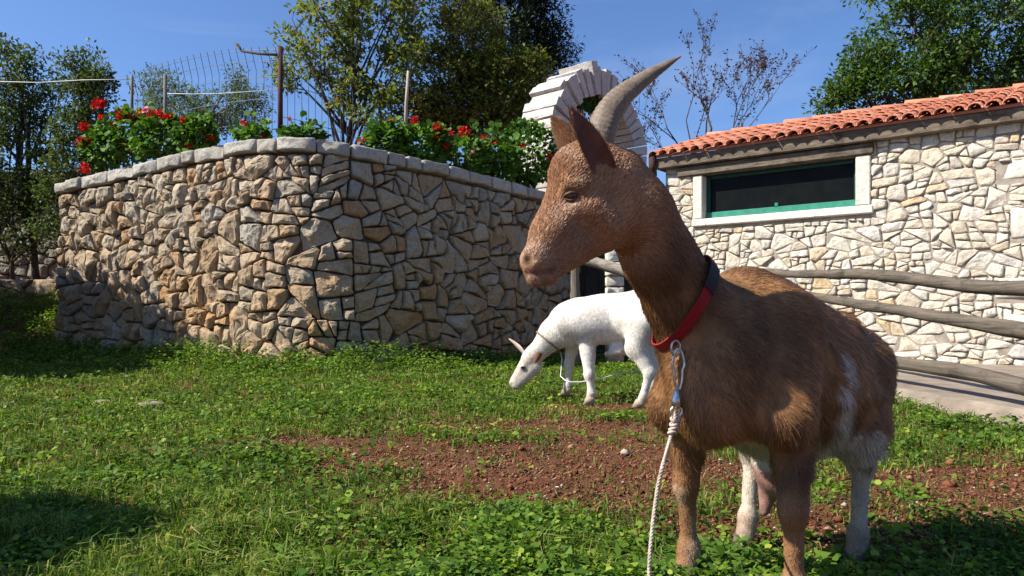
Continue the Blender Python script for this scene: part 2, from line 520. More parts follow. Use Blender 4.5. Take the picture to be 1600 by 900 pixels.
gx = axis(-3.6, 3.2, 0.022, -400, 400)
gy = axis(1.25, 5.4, 0.022, -60, 600)
GX, GY = np.meshgrid(gx, gy)
bz = gz(GX, GY)
near = sstep(12, 5, GY) * sstep(-1, 0.5, GY)
soil = bare(GX, GY)
bz = bz + near * (0.010 * fbm(GX * 9, GY * 9, oct=4, seed=3) + (0.004 + 0.020 * np.clip(soil, 0, 1)) * np.abs(fbm(GX * 20, GY * 20, oct=3, seed=9)))
V = np.stack([GX.ravel(), GY.ravel(), bz.ravel()], 1)
nx_, ny_ = len(gx), len(gy)
idx = np.arange(nx_ * ny_).reshape(ny_, nx_)
Q = np.stack([idx[:-1, :-1].ravel(), idx[:-1, 1:].ravel(), idx[1:, 1:].ravel(), idx[1:, :-1].ravel()], 1)
ground = mesh_np('ground', V, [Q], M['soil'], None, True)
tag(ground, 'red earth yard under grass and weeds', None, kind='structure')

# ------------------------------------------------------------------ rubble stone walls
def clip_poly(poly, p, n):
    """keep the side where (q-p).n <= 0"""
    out = []
    m = len(poly)
    for i in range(m):
        a = poly[i]; b = poly[(i + 1) % m]
        da = (a[0] - p[0]) * n[0] + (a[1] - p[1]) * n[1]
        db = (b[0] - p[0]) * n[0] + (b[1] - p[1]) * n[1]
        if da <= 0: out.append(a)
        if (da < 0 < db) or (db < 0 < da):
            t = da / (da - db)
            out.append((a[0] + (b[0] - a[0]) * t, a[1] + (b[1] - a[1]) * t))
    return out

def poly_area(P):
    return 0.5 * sum(P[i][0] * P[(i + 1) % len(P)][1] - P[(i + 1) % len(P)][0] * P[i][1] for i in range(len(P)))

def voronoi_stones(L, H, rfun, seed, aspect=1.3, holes=(), top=None):
    rs = random.Random(seed)
    pts = []
    tries = 0
    while tries < 14000:
        tries += 1
        s = rs.uniform(0, L); z = rs.uniform(0, H)
        if top and z > top(s) - 0.03: continue
        if any(h[0] < s < h[1] and h[2] < z < h[3] for h in holes): continue
        r = rfun(s, z) * rs.choice((0.42, 0.6, 0.75, 0.9, 1.0, 1.2, 1.55))
        if all(((s - q[0]) / aspect) ** 2 + (z - q[1]) ** 2 > (0.5 * (r + q[2])) ** 2 for q in pts):
            pts.append((s, z, r))
    dummies = []
    for (s, z, r) in pts:
        for h in holes:
            if h[2] - 0.05 < z < h[3] + 0.05:
                if 0 < h[0] - s < 0.35: dummies.append((2 * h[0] - s, z, r))
                if 0 < s - h[1] < 0.35: dummies.append((2 * h[1] - s, z, r))
            if h[0] - 0.05 < s < h[1] + 0.05:
                if 0 < h[2] - z < 0.35: dummies.append((s, 2 * h[2] - z, r))
                if 0 < z - h[3] < 0.35: dummies.append((s, 2 * h[3] - z, r))
    cells = []
    allp = pts + dummies
    for (s, z, r) in pts:
        hi = H if not top else top(s)
        P = [(0, 0), (L, 0), (L, hi), (0, hi)]
        P = [(max(0, s - 0.8), max(0, z - 0.8)), (min(L, s + 0.8), max(0, z - 0.8)), (min(L, s + 0.8), min(hi, z + 0.8)), (max(0, s - 0.8), min(hi, z + 0.8))]
        for (s2, z2, r2) in allp:
            ds = s2 - s; dz = z2 - z
            if (ds == 0 and dz == 0) or abs(ds) > 1.4 or abs(dz) > 1.4: continue
            # anisotropic bisector, moved towards the smaller stone
            nn = (ds / aspect ** 2, dz)
            wgt = r / (r + r2)
            mid = (s + ds * wgt, z + dz * wgt)
            P = clip_poly(P, mid, nn)
            if len(P) < 3: break
        if len(P) >= 3 and poly_area(P) > 0.0022: cells.append(P)
    return cells

def split_cells(cells, seed, area, slant=1.0, bed=1.0):
    """break coarse cells into stones with slightly slanted bed and head joints"""
    rs = random.Random(seed)
    out = []
    def go(P, dep):
        A = abs(poly_area(P))
        cx = sum(p[0] for p in P) / len(P); cz = sum(p[1] for p in P) / len(P)
        lim = area(cx, cz) * rs.choice((0.35, 0.6, 0.9, 1.2, 1.7, 2.4))
        w_ = max(p[0] for p in P) - min(p[0] for p in P); h_ = max(p[1] for p in P) - min(p[1] for p in P)
        if dep > 5 or (A < lim and max(w_, h_ * 1.2 * bed) < 2.6 * min(w_, h_ * 1.2 * bed)):
            if A > 0.0012: out.append(P)
            return
        if w_ > h_ * rs.uniform(0.9, 1.35) * bed: th = rs.gauss(0, 0.30 * slant)
        else: th = math.pi / 2 + rs.gauss(0, 0.24 * slant)
        n = (math.cos(th), math.sin(th))
        ds = [(p[0] - cx) * n[0] + (p[1] - cz) * n[1] for p in P]
        t = min(ds) + (max(ds) - min(ds)) * rs.uniform(0.34, 0.66)
        q = (cx + n[0] * t, cz + n[1] * t)
        for nn in (n, (-n[0], -n[1])):
            R = clip_poly(P, q, nn)
            if len(R) >= 3: go(R, dep + 1)
    for P in cells: go(P, 0)
    return out

def stone_shape(P, rs, joint=0.012, proud=0.05, back=0.06, rough=0.016, seg=0.055, chip=0.5, cut=(0.02, 0.11), facets=4):
    """a stone: its outline P in wall coordinates (s, z), broken facets in front along n.
    returns verts (s, z, n) and faces"""
    cx = sum(p[0] for p in P) / len(P); cz = sum(p[1] for p in P) / len(P)
    ring = []
    m = len(P)
    Q = []
    for i in range(m):
        a = P[i - 1]; b = P[i]; c = P[(i + 1) % m]
        k = rs.uniform(*cut)
        Q.append((b[0] + (a[0] - b[0]) * k, b[1] + (a[1] - b[1]) * k))
        k = rs.uniform(*cut)
        Q.append((b[0] + (c[0] - b[0]) * k, b[1] + (c[1] - b[1]) * k))
    sd = rs.uniform(0, 900)
    for i in range(len(Q)):
        a = Q[i]; b = Q[(i + 1) % len(Q)]
        l = math.hypot(b[0] - a[0], b[1] - a[1])
        if l < 0.006: continue
        n = max(1, int(l / seg))
        for j in range(n):
            t = j / n
            x = a[0] + (b[0] - a[0]) * t; y = a[1] + (b[1] - a[1]) * t
            jit = rough * 0.45
            ring.append((x + jit * mnoise.noise((x * 16, y * 16, sd)), y + jit * mnoise.noise((x * 16, y * 16, sd + 7))))
    N = len(ring)
    size = math.sqrt(max(1e-4, abs(poly_area(P))))
    pr = proud * rs.uniform(0.35, 1.3)
    planes = [(pr, rs.uniform(-0.16, 0.16), rs.uniform(-0.22, 0.14))]
    for k in range(facets):
        th = rs.uniform(0, 6.283); sl = rs.uniform(0.25, 1.0) * chip
        off = rs.uniform(0.05, 0.32) * size
        planes.append((pr + sl * off, -sl * math.cos(th), -sl * math.sin(th)))
    vs = []; fs = []
    levels = ((1.0, -back), (1.0, 0.0), (0.965, 0.55), (0.86, 0.92), (0.66, 1.0), (0.42, 1.0), (0.18, 1.0))
    for (k, dep) in levels:
        for (s, z) in ring:
            ds = s - cx; dz = z - cz
            l = math.hypot(ds, dz) + 1e-6
            kk = k * max(0.3, 1 - joint / l)
            x = cx + ds * kk; y = cz + dz * kk
            if dep > 0:
                d = min(p[0] + p[1] * (x - cx) + p[2] * (y - cz) for p in planes)
                d += rough * (mnoise.noise((x * 10 + sd, y * 10, sd)) + 0.6 * mnoise.noise((x * 24 + sd, y * 24, sd * 1.3)))
                d = max(d, -0.02) * dep
            else:
                d = dep
            vs.append((x, y, d))
    for a in range(len(levels) - 1):
        for i in range(N):
            j = (i + 1) % N
            fs.append((a * N + i, a * N + j, (a + 1) * N + j, (a + 1) * N + i))
    vs.append((cx, cz, min(p[0] for p in planes) + mnoise.noise((cx * 10 + sd, cz * 10, sd)) * rough))
    b = (len(levels) - 1) * N
    for i in range(N):
        fs.append((b + i, b + (i + 1) % N, len(vs) - 1))
    return vs, fs

class Path:
    def __init__(self, pts):
        # smooth polyline, resampled
        P = [Vector((p[0], p[1], 0)) for p in pts]
        out = []
        for i in range(len(P) - 1):
            p0 = P[max(0, i - 1)]; p1 = P[i]; p2 = P[i + 1]; p3 = P[min(len(P) - 1, i + 2)]
            for k in range(12):
                t = k / 12
                out.append(0.5 * ((2 * p1) + (p2 - p0) * t + (2 * p0 - 5 * p1 + 4 * p2 - p3) * t * t + (3 * p1 - p0 - 3 * p2 + p3) * t ** 3))
        out.append(P[-1])
        self.p = out
        self.s = [0]
        for a, b in zip(out[:-1], out[1:]): self.s.append(self.s[-1] + (b - a).length)
        self.L = self.s[-1]
        self.sa = np.array(self.s); self.xa = np.array([p.x for p in out]); self.ya = np.array([p.y for p in out])
    def at(self, s):
        return Vector((float(np.interp(s, self.sa, self.xa)), float(np.interp(s, self.sa, self.ya)), 0))
    def normal(self, s):
        a = self.at(max(0, s - 0.12)); b = self.at(min(self.L, s + 0.12))
        d = (b - a).normalized()
        return Vector((d.y, -d.x, 0))
    def to(self, s, z, n):
        return self.at(s) + self.normal(s) * n + Vector((0, 0, z))

def lay_stones(root, mapper, cells, mat_big, mat_small, limit, seed, name='stone', flat_off=False, **kw):
    rs = random.Random(seed)
    cells = sorted(cells, key=lambda P: -abs(poly_area(P)))
    rest = MB()
    for i, P in enumerate(cells):
        vs, fs = stone_shape(P, rs, **kw)
        wv = [mapper(*v) for v in vs]
        if i < limit:
            o = mesh_np(name, wv, fs, mat_big, root, flat_off, origin=mapper(P[0][0], P[0][1], 0))
        else:
            rest.add(wv, fs)
    if rest.v:
        o = rest.build('small_stones', mat_small, root, flat_off)
        o['kind'] = 'stuff'

# ---- the retaining wall of the garden
WP = [(95, 10.6), (200, 9.80), (310, 9.0), (395, 8.52), (470, 8.30), (540, 8.36), (610, 8.66), (690, 9.2), (770, 9.95), (850, 10.75), (905, 11.35)]
wpath = Path([((px - 800) / F * d, d) for px, d in WP])
ztab_px = [p[0] for p in WP]
ztab_y = [287, 262, 235, 219, 216, 224, 239, 257, 278, 301, 316]
zs = []
for px, py, (q, d) in zip(ztab_px, ztab_y, WP):
    zs.append(CH + (HZ - py) / F * d)
# arc length of each control point
cs = [wpath.s[i * 12] for i in range(len(WP))]
def wtop(s): return float(np.interp(s, cs, zs))
COPE = 0.155
gw = empty('retaining_wall', wpath.at(0), 'tall curved retaining wall of rough rubble stone with pale coping', 'wall')
cells = voronoi_stones(wpath.L, 2.7, lambda s, z: 0.52, 3, 1.2, top=lambda s: wtop(s) - COPE - 0.015)
cells = split_cells(cells, 33, lambda s, z: 0.040 * (1.0 + 0.6 * (1 - z / 2.4)))
def wmap(s, z, n):
    return wpath.to(s, z - 0.12 + 0.12 * z / 2.4, n + 0.05 * (1 - z / 2.4))
lay_stones(gw, wmap, cells, M['stone'], M['stone_small'], 300, 4, proud=0.070, rough=0.030, joint=0.010, back=0.12, chip=0.6, cut=(0.03, 0.17))
# earth core behind the stones, closed with a back and an end
core = MB()
S = [wpath.L * i / 60 for i in range(61)]
vs = []; fs = []
for s in S:
    tz = wtop(s) - 0.08
    vs += [wpath.to(s, -0.3, -0.03), wpath.to(s, tz, -0.03), wpath.to(s, tz, -0.5), wpath.to(s, -0.3, -0.5)]
for i in range(60):
    for k in range(4):
        a = i * 4 + k; b = i * 4 + (k + 1) % 4
        fs.append((a, a + 4, b + 4, b))
fs.append((0, 1, 2, 3)); fs.append(tuple(240 + k for k in (3, 2, 1, 0)))
core.add(vs, fs)
core.build('core', M['mortar'], gw)
# coping stones
rs = random.Random(8)
s = -0.04
while s < wpath.L:
    l = rs.choice((0.26, 0.32, 0.38, 0.46, 0.6)) * rs.uniform(0.85, 1.1)
    s2 = min(wpath.L + 0.02, s + l)
    zt = wtop((s + s2) / 2)
    h = COPE * rs.uniform(0.92, 1.06)
    t0 = wtop(s) + rs.uniform(-0.008, 0.008); t1 = wtop(s2) + rs.uniform(-0.008, 0.008)
    P = [(s, t0 - h), (s2, t1 - h), (s2, t1), (s, t0)]
    v_, f_ = stone_shape(P, rs, joint=0.008, proud=0.05, back=0.46, rough=0.018, seg=0.06, chip=0.15)
    mesh_np('coping_stone', [wpath.to(max(0, a), b, c + 0.05) for a, b, c in v_], f_, M['coping'], gw, True, origin=wpath.to(max(0, s), t0 - h, 0))
    s = s2 + 0.004

# garden terrace behind the wall
tv = []; tf = []
NS = 40
for i in range(NS + 1):
    s = wpath.L * i / NS
    p = wpath.to(s, wtop(s) - 0.2, -0.45)
    tv.append(p)
ext = [Vector((2.4, 13.0, 2.05)), Vector((3.6, 16.0, 2.1)), Vector((5, 45, 2.3))]
tv += ext
n_front = len(tv)
back = [Vector((p.x * (1.0 if p.x > -6 else 1.0), 45, 2.3)) for p in tv]
tv2 = tv + back
for i in range(n_front - 1):
    tf.append((i, i + 1, n_front + i + 1, n_front + i))
dn = [Vector((p.x, p.y, -0.3)) for p in tv]
tv3 = tv2 + dn
o2 = len(tv2)
for i in range(n_front - 1):
    tf.append((o2 + i, o2 + i + 1, i + 1, i))
left = len(tv3)
tv3 += [Vector((back[0].x, 45, -0.3))]
tf.append((o2, 0, n_front, left))
terrace = mesh_np('garden_terrace', tv3, tf, M['soil'])
tag(terrace, 'raised garden bed held up by the stone wall', None, kind='structure')

# ---- old terrace walls in the shade at the far left
tw = empty('terrace_wall', (-9.6, 15.2, 1.0), 'dark dry stone terrace wall in deep shade at the left edge', 'wall')
tpath = Path([(-13.5, 15.0), (-10.5, 15.2), (-8.0, 15.0), (-6.9, 14.6)])
cl = voronoi_stones(tpath.L, 2.6, lambda s, z: 0.3, 31, 1.5)
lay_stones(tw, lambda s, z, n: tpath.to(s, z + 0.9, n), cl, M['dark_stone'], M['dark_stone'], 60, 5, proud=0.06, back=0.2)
MB().box((-10.1, 15.75, 1.7), (1, 0, 0), (0, 1, 0), (0, 0, 1), 3.6, 0.32, 1.9).build('core', M['mortar'], tw)
lw = empty('low_stone_edging', (-8.6, 12.7, 0.9), 'low tumbled row of stones edging the grass bank at far left', 'wall')
lpath = Path([(-10.2, 12.6), (-9.0, 12.75), (-8.2, 12.7), (-6.75, 12.3)])
cl = voronoi_stones(lpath.L, 0.36, lambda s, z: 0.2, 32, 1.7)
lay_stones(lw, lambda s, z, n: lpath.to(s, z + 0.86, n), cl, M['stone'], M['stone_small'], 40, 6, proud=0.07, back=0.22)

# ------------------------------------------------------------------ the house
HA = Vector((2.11, 10.1, 0)); HU = Vector((0.786, -0.618, 0)).normalized(); HN = Vector((-HU.y * -1, 0, 0))
HN = Vector((HU.y, -HU.x, 0))           # outward, towards the yard
UP = Vector((0, 0, 1))
def hm(s, z, n): return HA + HU * s + HN * n + UP * z
HL = 5.6
house = empty('stone_house', HA, 'low stone house with red tiled roof and wide green window', 'house')
win = (0.42, 2.59, 1.78, 2.60)
quoins = [(3.80, 4.25, 2.02, 2.26), (3.92, 4.3, 1.40, 1.72), (3.78, 4.3, 0.78, 1.0), (3.86, 4.2, 0.42, 0.62)]
cells = voronoi_stones(HL, 2.66, lambda s, z: 0.30, 12, 1.45)
cells = split_cells(cells, 35, lambda s, z: 0.022, 0.7, 1.45)
def cut_out(cells, hole):
    """stones trimmed to a rectangular opening or block"""
    out = []
    for P in cells:
        rem = P; pieces = []
        for q, n in (((hole[0], 0), (1, 0)), ((hole[1], 0), (-1, 0)), ((0, hole[2]), (0, 1)), ((0, hole[3]), (0, -1))):
            if len(rem) < 3: break
            o_ = clip_poly(rem, q, n)
            if len(o_) >= 3: pieces.append(o_)
            rem = clip_poly(rem, q, (-n[0], -n[1]))
        if len(rem) < 3 or abs(poly_area(rem)) < 1e-5: out.append(P)
        else: out += [R for R in pieces if abs(poly_area(R)) > 0.0006]
    return out
for h_ in [win] + quoins: cells = cut_out(cells, h_)
lay_stones(house, lambda s, z, n: hm(s, z - 0.05, n), cells, M['house_stone'], M['house_stone_small'], 300, 13, proud=0.032, rough=0.011, joint=0.0075, back=0.05, chip=0.22, seg=0.07, cut=(0.06, 0.24))
rs = random.Random(3)
for q in quoins:
    P = [(q[0], q[2]), (q[1], q[2]), (q[1], q[3]), (q[0], q[3])]
    v_, f_ = stone_shape(P, rs, joint=0.010, proud=0.035, back=0.05, rough=0.004, seg=0.12, chip=0.0, cut=(0.008, 0.03))
    mesh_np('dressed_block', [hm(a, b, c) for a, b, c in v_], f_, M['dressed'], house, True, origin=hm(q[0], q[2], 0))
# wall body around the window opening, gable end and back
b = MB()
def hb(s0, s1, z0, z1, n0, n1, m=b, bev=0.0):
    m.box(hm((s0 + s1) / 2, (z0 + z1) / 2, (n0 + n1) / 2), HU, HN, UP, (s1 - s0) / 2, abs(n1 - n0) / 2, (z1 - z0) / 2, bev)
    return m
hb(0, HL, -0.3, 1.80, -0.36, 0.0); hb(0, 0.50, 1.80, 2.64, -0.36, 0.0); hb(2.50, HL, 1.80, 2.64, -0.36, 0.0)
hb(0, HL, -0.3, 2.55, -4.0, -3.7)
hb(0, 0.35, -0.3, 2.6, -3.7, -0.36); hb(HL - 0.35, HL, -0.3, 2.6, -3.7, -0.36)
b.build('wall', M['house_mortar'], house)
# window surround
hb(0.40, 2.62, 1.775, 1.872, -0.20, 0.055, MB(), 0.012).build('sill', M['dressed'], house)
hb(0.415, 0.545, 1.876, 2.452, -0.20, 0.045, MB(), 0.010).build('jamb', M['dressed'], house)
hb(2.432, 2.592, 1.876, 2.452, -0.20, 0.045, MB(), 0.010).build('jamb', M['dressed'], house)
hb(0.20, 2.63, 2.456, 2.585, -0.25, 0.07, MB(), 0.012).build('lintel', M['beam'], house)
hb(-0.1, HL, 2.592, 2.735, -0.2, 0.135, MB(), 0.010).build('eaves_beam', M['beam'], house)
wn = hb(0.55, 2.428, 1.88, 1.965, -0.15, -0.075, MB(), 0.006).build('window_frame', M['green_paint'], house)
hb(0.55, 0.60, 1.968, 2.45, -0.15, -0.09, MB(), 0.005).build('stile', M['shaded_paint'], wn)
hb(2.385, 2.428, 1.968, 2.45, -0.15, -0.09, MB(), 0.005).build('stile', M['shaded_paint'], wn)
hb(0.602, 2.383, 2.405, 2.45, -0.15, -0.09, MB(), 0.005).build('head_rail', M['shaded_paint'], wn)
hb(1.46, 1.50, 1.968, 2.012, -0.14, -0.07, MB(), 0.004).build('catch', M['green_paint'], wn)
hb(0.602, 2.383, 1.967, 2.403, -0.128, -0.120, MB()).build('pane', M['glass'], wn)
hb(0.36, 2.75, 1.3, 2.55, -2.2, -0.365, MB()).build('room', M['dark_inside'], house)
# roof: deck, barrel tiles, ridge
TH = math.radians(17.5)
RU = (-HN * math.cos(TH) + UP * math.sin(TH)).normalized()
RN = (HN * math.sin(TH) + UP * math.cos(TH)).normalized()
RW = 2.15
E0 = hm(-0.18, 2.755, 0.20)
deck = MB()
deck.box(E0 + HU * (HL / 2) + RU * (RW / 2 + 0.03) - RN * 0.02, HU, RU, RN, HL / 2, RW / 2 - 0.02, 0.016)
Rg = E0 + RU * RW
RB = (-HN * math.cos(TH) - UP * math.sin(TH)).normalized()
RBN = (-HN * math.sin(TH) + UP * math.cos(TH)).normalized()
deck.box(Rg + HU * (HL / 2) + RB * (RW / 2 + 0.02) - RBN * 0.02, HU, RB, RBN, HL / 2, RW / 2, 0.016)
roof = deck.build('roof', M['tile'], house)
def barrel(r0, r1, l, thick=0.014, n=7):
    vs = []; fs = []
    for (yy, r) in ((0, r0), (l, r1)):
        for rr in (r, r - thick):
            for k in range(n):
                a = math.pi * k / (n - 1)
                vs.append((rr * math.cos(a), yy, rr * math.sin(a) * 0.85))
    for k in range(n - 1):
        fs += [(k, k + 1, 2 * n + k + 1, 2 * n + k), (n + k + 1, n + k, 3 * n + k, 3 * n + k + 1), (k + 1, k, n + k, n + k + 1), (2 * n + k, 2 * n + k + 1, 3 * n + k + 1, 3 * n + k)]
    fs += [(0, n, 3 * n, 2 * n), (n - 1, 2 * n + n - 1, 3 * n + n - 1, n + n - 1)]
    me = bpy.data.meshes.new('tile')
    me.from_pydata(vs, [], fs); me.materials.append(M['tile'])
    for p in me.polygons: p.use_smooth = len(p.vertices) == 4
    return me
tile_me = barrel(0.076, 0.064, 0.36)
ridge_me = barrel(0.105, 0.09, 0.46)
rs = random.Random(5)
PITCH = 0.155
hl = root_loc(house)
rows = [0.31 * k for k in range(7)]
rl = root_loc(roof)
for ci in range(int(HL / PITCH)):
    for ri, r0 in enumerate(rows):
        p = E0 + HU * (0.10 + ci * PITCH + rs.uniform(-0.008, 0.008)) + RU * (r0 - 0.03 + rs.uniform(-0.015, 0.015)) + RN * (0.012 + 0.004 * (ri % 2))
        o = bpy.data.objects.new('tile', tile_me)
        COL.objects.link(o); o.parent = roof
        mt = Matrix((HU, RU, RN)).transposed().to_4x4()
        rot = mt @ Matrix.Rotation(rs.uniform(-0.02, 0.02), 4, 'Z') @ Matrix.Rotation(-0.028, 4, 'X')
        o.rotation_euler = rot.to_euler()
        o.location = p - rl
k = 0
s = 0.0
while s < HL:
    p = Rg + HU * s + UP * (0.0 + rs.uniform(-0.006, 0.012))
    o = bpy.data.objects.new('ridge_tile', ridge_me)
    COL.objects.link(o); o.parent = roof
    mt = Matrix((-HN * -1, HU, UP)).transposed().to_4x4()
    mt = Matrix((HN, HU, UP)).transposed().to_4x4() if Vector(HN).cross(HU).dot(UP) > 0 else Matrix((-HN, HU, UP)).transposed().to_4x4()
    o.rotation_euler = (mt @ Matrix.Rotation(-0.05 + rs.uniform(-0.02, 0.02), 4, 'X')).to_euler()
    o.location = p - rl
    s += 0.40
g = MB()
g.tube([hm(-0.12, 2.50, 0.14), hm(-0.12, 2.78, 0.16)], 0.055, 8)
g.tube([hm(-0.12, 2.52, 0.14), hm(-0.10, 2.40, 0.10), hm(-0.10, 0.1, 0.08)], 0.035, 8)
g.build('downpipe', M['rust'], house, True)

# concrete apron
ap = [(2.80, 2.6), (2.83, 4.0), (2.74, 5.4), (2.66, 6.6), (2.5, 8.2), (2.45, 9.75)]
av = []; af = []
rs = random.Random(2)
def edge(i):
    t = i / 60 * (len(ap) - 1); k = min(int(t), len(ap) - 2); u = t - k
    return (ap[k][0] + (ap[k + 1][0] - ap[k][0]) * u, ap[k][1] + (ap[k + 1][1] - ap[k][1]) * u)
for i in range(61):
    x, y = edge(i)
    j = 0.02 * mnoise.noise((x * 3, y * 5, 0)) + 0.012 * mnoise.noise((x * 9, y * 17, 3))
    bz_ = 0.018 * mnoise.noise((x, y * 4, 7))
    av += [Vector((x + j - 0.03, y, -0.06)), Vector((x + j, y, 0.065 + bz_)), Vector((x + 0.04 + j * 0.5, y, 0.085)), Vector((x + 6, y, 0.085))]
for i in range(60):
    for k in range(3):
        a = i * 4 + k
        af.append((a, a + 1, a + 5, a + 4))
apron = mesh_np('pavement', av, af, M['concrete'], None, False)
tag(apron, 'rough concrete apron in front of the house', None, kind='structure')

# ------------------------------------------------------------------ log fence
fence = empty('log_fence', (2.92, 5.5, 0.1), 'rustic log fence with three weathered rails beside the house', 'fence')
def log(name, p0, p1, r0, r1, seed, parent, bend=0.03, n=22, mat_='log'):
    rs = random.Random(seed)
    p0 = Vector(p0); p1 = Vector(p1)
    pts = []; rad = []
    for i in range(n + 1):
        t = i / n
        p = p0.lerp(p1, t)
        p += Vector((mnoise.noise((t * 3, seed, 0)), mnoise.noise((t * 3, seed, 5)), mnoise.noise((t * 3, seed, 9)))) * bend
        pts.append(p)
        r = r0 + (r1 - r0) * t
        rad.append(r * (1 + 0.10 * mnoise.noise((t * 9, seed, 2)) + (0.16 if rs.random() < 0.16 else 0)))
    m = MB().tube(pts, rad, 12)
    for i in range(len(m.v)):
        v_ = Vector(m.v[i])
        m.v[i] = tuple(v_ + Vector((1, 1, 1)) * 0.006 * mnoise.noise(v_ * 14))
    o = m.build(name, M[mat_], parent, True)
    return o
def fx(px, py, x=2.92):
    d = x * F / (px - 800.0)
    return W(px, py, d)
log('rail', fx(1700, 449), fx(1190, 424), 0.048, 0.038, 1, fence, 0.05, mat_='log_rail')
log('rail', fx(1700, 532), fx(1200, 452), 0.045, 0.038, 2, fence, 0.05, mat_='log_rail')
log('rail', fx(1700, 636), fx(1190, 513), 0.047, 0.042, 3, fence, 0.05, mat_='log_rail')
log('post', (3.02, 3.55, -0.1), (3.03, 3.55, 1.0), 0.06, 0.055, 4, fence, 0.01)
log('post', (3.02, 8.35, -0.1), (3.03, 8.35, 0.98), 0.06, 0.055, 5, fence, 0.01)
# pale pillar with a leaning rail, seen under the goat's chin
pil = empty('stone_pillar', (1.33, 9.5, -0.05), 'white rough stone pillar with a log rail in front, below the chin of the brown goat', 'pillar')
rs = random.Random(14)
pz = -0.05
while pz < 1.32:
    h = rs.uniform(0.13, 0.2)
    P = [(1.22, pz), (1.45, pz + rs.uniform(-0.01, 0.01)), (1.45, pz + h), (1.22, pz + h)]
    v_, f_ = stone_shape(P, rs, joint=0.006, proud=0.04, back=0.2, rough=0.016, seg=0.06, chip=0.2)
    mesh_np('stone', [(a, 9.5 - c, b_) for a, b_, c in v_], [tuple(f) for f in f_], M['dressed'] if pz > 0.55 else M['stone'], pil, True, origin=(1.33, 9.5, pz))
    pz += h + 0.004
lean = empty('leaning_rail', W(985, 432, 9.2), 'grey log rail on a short post, sloping down in front of the white pillar', 'rail')
log('log', W(898, 400, 9.2), (2.95, 8.28, 0.56), 0.072, 0.055, 6, lean, 0.02, mat_='log_lean')
log('post', (0.80, 9.33, -0.1), (0.80, 9.33, 1.40), 0.06, 0.055, 7, lean, 0.01)
# dark plank gate between the wall and the house
gate = empty('wooden_gate', (1.5, 10.9, 0), 'dark plank gate closing the gap between stone wall and house', 'gate')
GA = wpath.at(wpath.L - 0.05); GB = HA + HN * -0.1
gu = (GB - GA).normalized(); gl = (GB - GA).length; gn = Vector((gu.y, -gu.x, 0))
npk = 10
for i in range(npk):
    c = GA + gu * (gl * (i + 0.5) / npk) + gn * (0.012 * (i % 2)) + UP * 0.88
    MB().box(c, gu, gn, UP, gl / npk / 2 - 0.008, 0.016, 0.92 + 0.03 * mnoise.noise((i * 3.1, 0, 0)), 0.004).build('plank', M['gate'], gate)
for zz in (0.4, 1.4):
    MB().box(GA + gu * gl / 2 - gn * 0.045 + UP * zz, gu, gn, UP, gl / 2, 0.022, 0.05, 0.004).build('brace', M['gate'], gate)

# ------------------------------------------------------------------ the stone arch in the garden
AC = Vector((1.36, 13.0, 3.42)); AU = Vector((0.66, 0.75, 0)).normalized(); AN = Vector((AU.y, -AU.x, 0))
arch = empty('stone_arch', (AC.x, AC.y, 2.05), 'white limestone arch of wedge blocks rising above the garden wall', 'arch')
RO, RI, AD = 1.46, 0.98, 0.62
def am(u, z, n): return AC + AU * u + UP * z + AN * n
rs = random.Random(21)
NV = 25
for i in range(NV):
    a0 = math.pi * i / NV; a1 = math.pi * (i + 1) / NV
    key = (i == NV // 2 - 2)
    ro = RO * (1.035 if key else 1.0) + rs.uniform(-0.05, 0.05); ri = RI + rs.uniform(-0.015, 0.02)
    g = 0.006
    n0 = AD / 2 + rs.uniform(-0.02, 0.03) + (0.05 if key else 0); n1 = -AD / 2 - 0.06 + rs.uniform(-0.05, 0.05)
    corners = []
    vs = []
    for n_ in (n0, n1):
        for (r, a) in ((ri, a0 + g), (ri, a1 - g), (ro, a1 - g), (ro, a0 + g)):
            vs.append(am(r * math.cos(math.pi - a), r * math.sin(a), n_))
    # bevelled block
    bm_ = MB()
    c0 = sum(vs, Vector()) / 8
    am_ = (a0 + a1) / 2
    rad = AU * math.cos(math.pi - am_) + UP * math.sin(am_)
    tan = AN.cross(rad)
    fs = [(0, 1, 2, 3), (7, 6, 5, 4), (0, 4, 5, 1), (1, 5, 6, 2), (2, 6, 7, 3), (3, 7, 4, 0)]
    # subdivide faces for rough relief
    out_v = []; out_f = []
    for f in fs:
        A, B, C, D = [vs[k] for k in f]
        nn = 4; base_i = len(out_v)
        for yy in range(nn + 1):
            for xx in range(nn + 1):
                p = (A.lerp(B, xx / nn)).lerp(D.lerp(C, xx / nn), yy / nn)
                ed = 0.012 if (xx in (0, nn) or yy in (0, nn)) else 0.0
                p = p + (c0 - p).normalized() * ed + (p - c0).normalized() * 0.022 * mnoise.noise(p * 6 + Vector((i, 0, 0)))
                out_v.append(p)
        for yy in range(nn):
            for xx in range(nn):
                k0 = base_i + yy * (nn + 1) + xx
                out_f.append((k0, k0 + 1, k0 + nn + 2, k0 + nn + 1))
    bm_.add(out_v, out_f)
    bm_.build('wedge_block', M['arch'], arch, False, origin=c0)
for sgn in (-1, 1):
    z = -0.02
    while z > -1.45:
        h = rs.uniform(0.16, 0.24)
        u0, u1 = sorted((sgn * RI, sgn * RO))
        MB().box(am((u0 + u1) / 2 + rs.uniform(-0.02, 0.02), z - h / 2, -0.06 + rs.uniform(-0.02, 0.02)), AU, AN, UP, (u1 - u0) / 2, AD / 2 + 0.06, h / 2 - 0.006, 0.015).build('pier_block', M['arch'], arch)
        z -= h

# ------------------------------------------------------------------ foliage helpers
def unit(a):
    return a / (np.linalg.norm(a, axis=1, keepdims=True) + 1e-9)

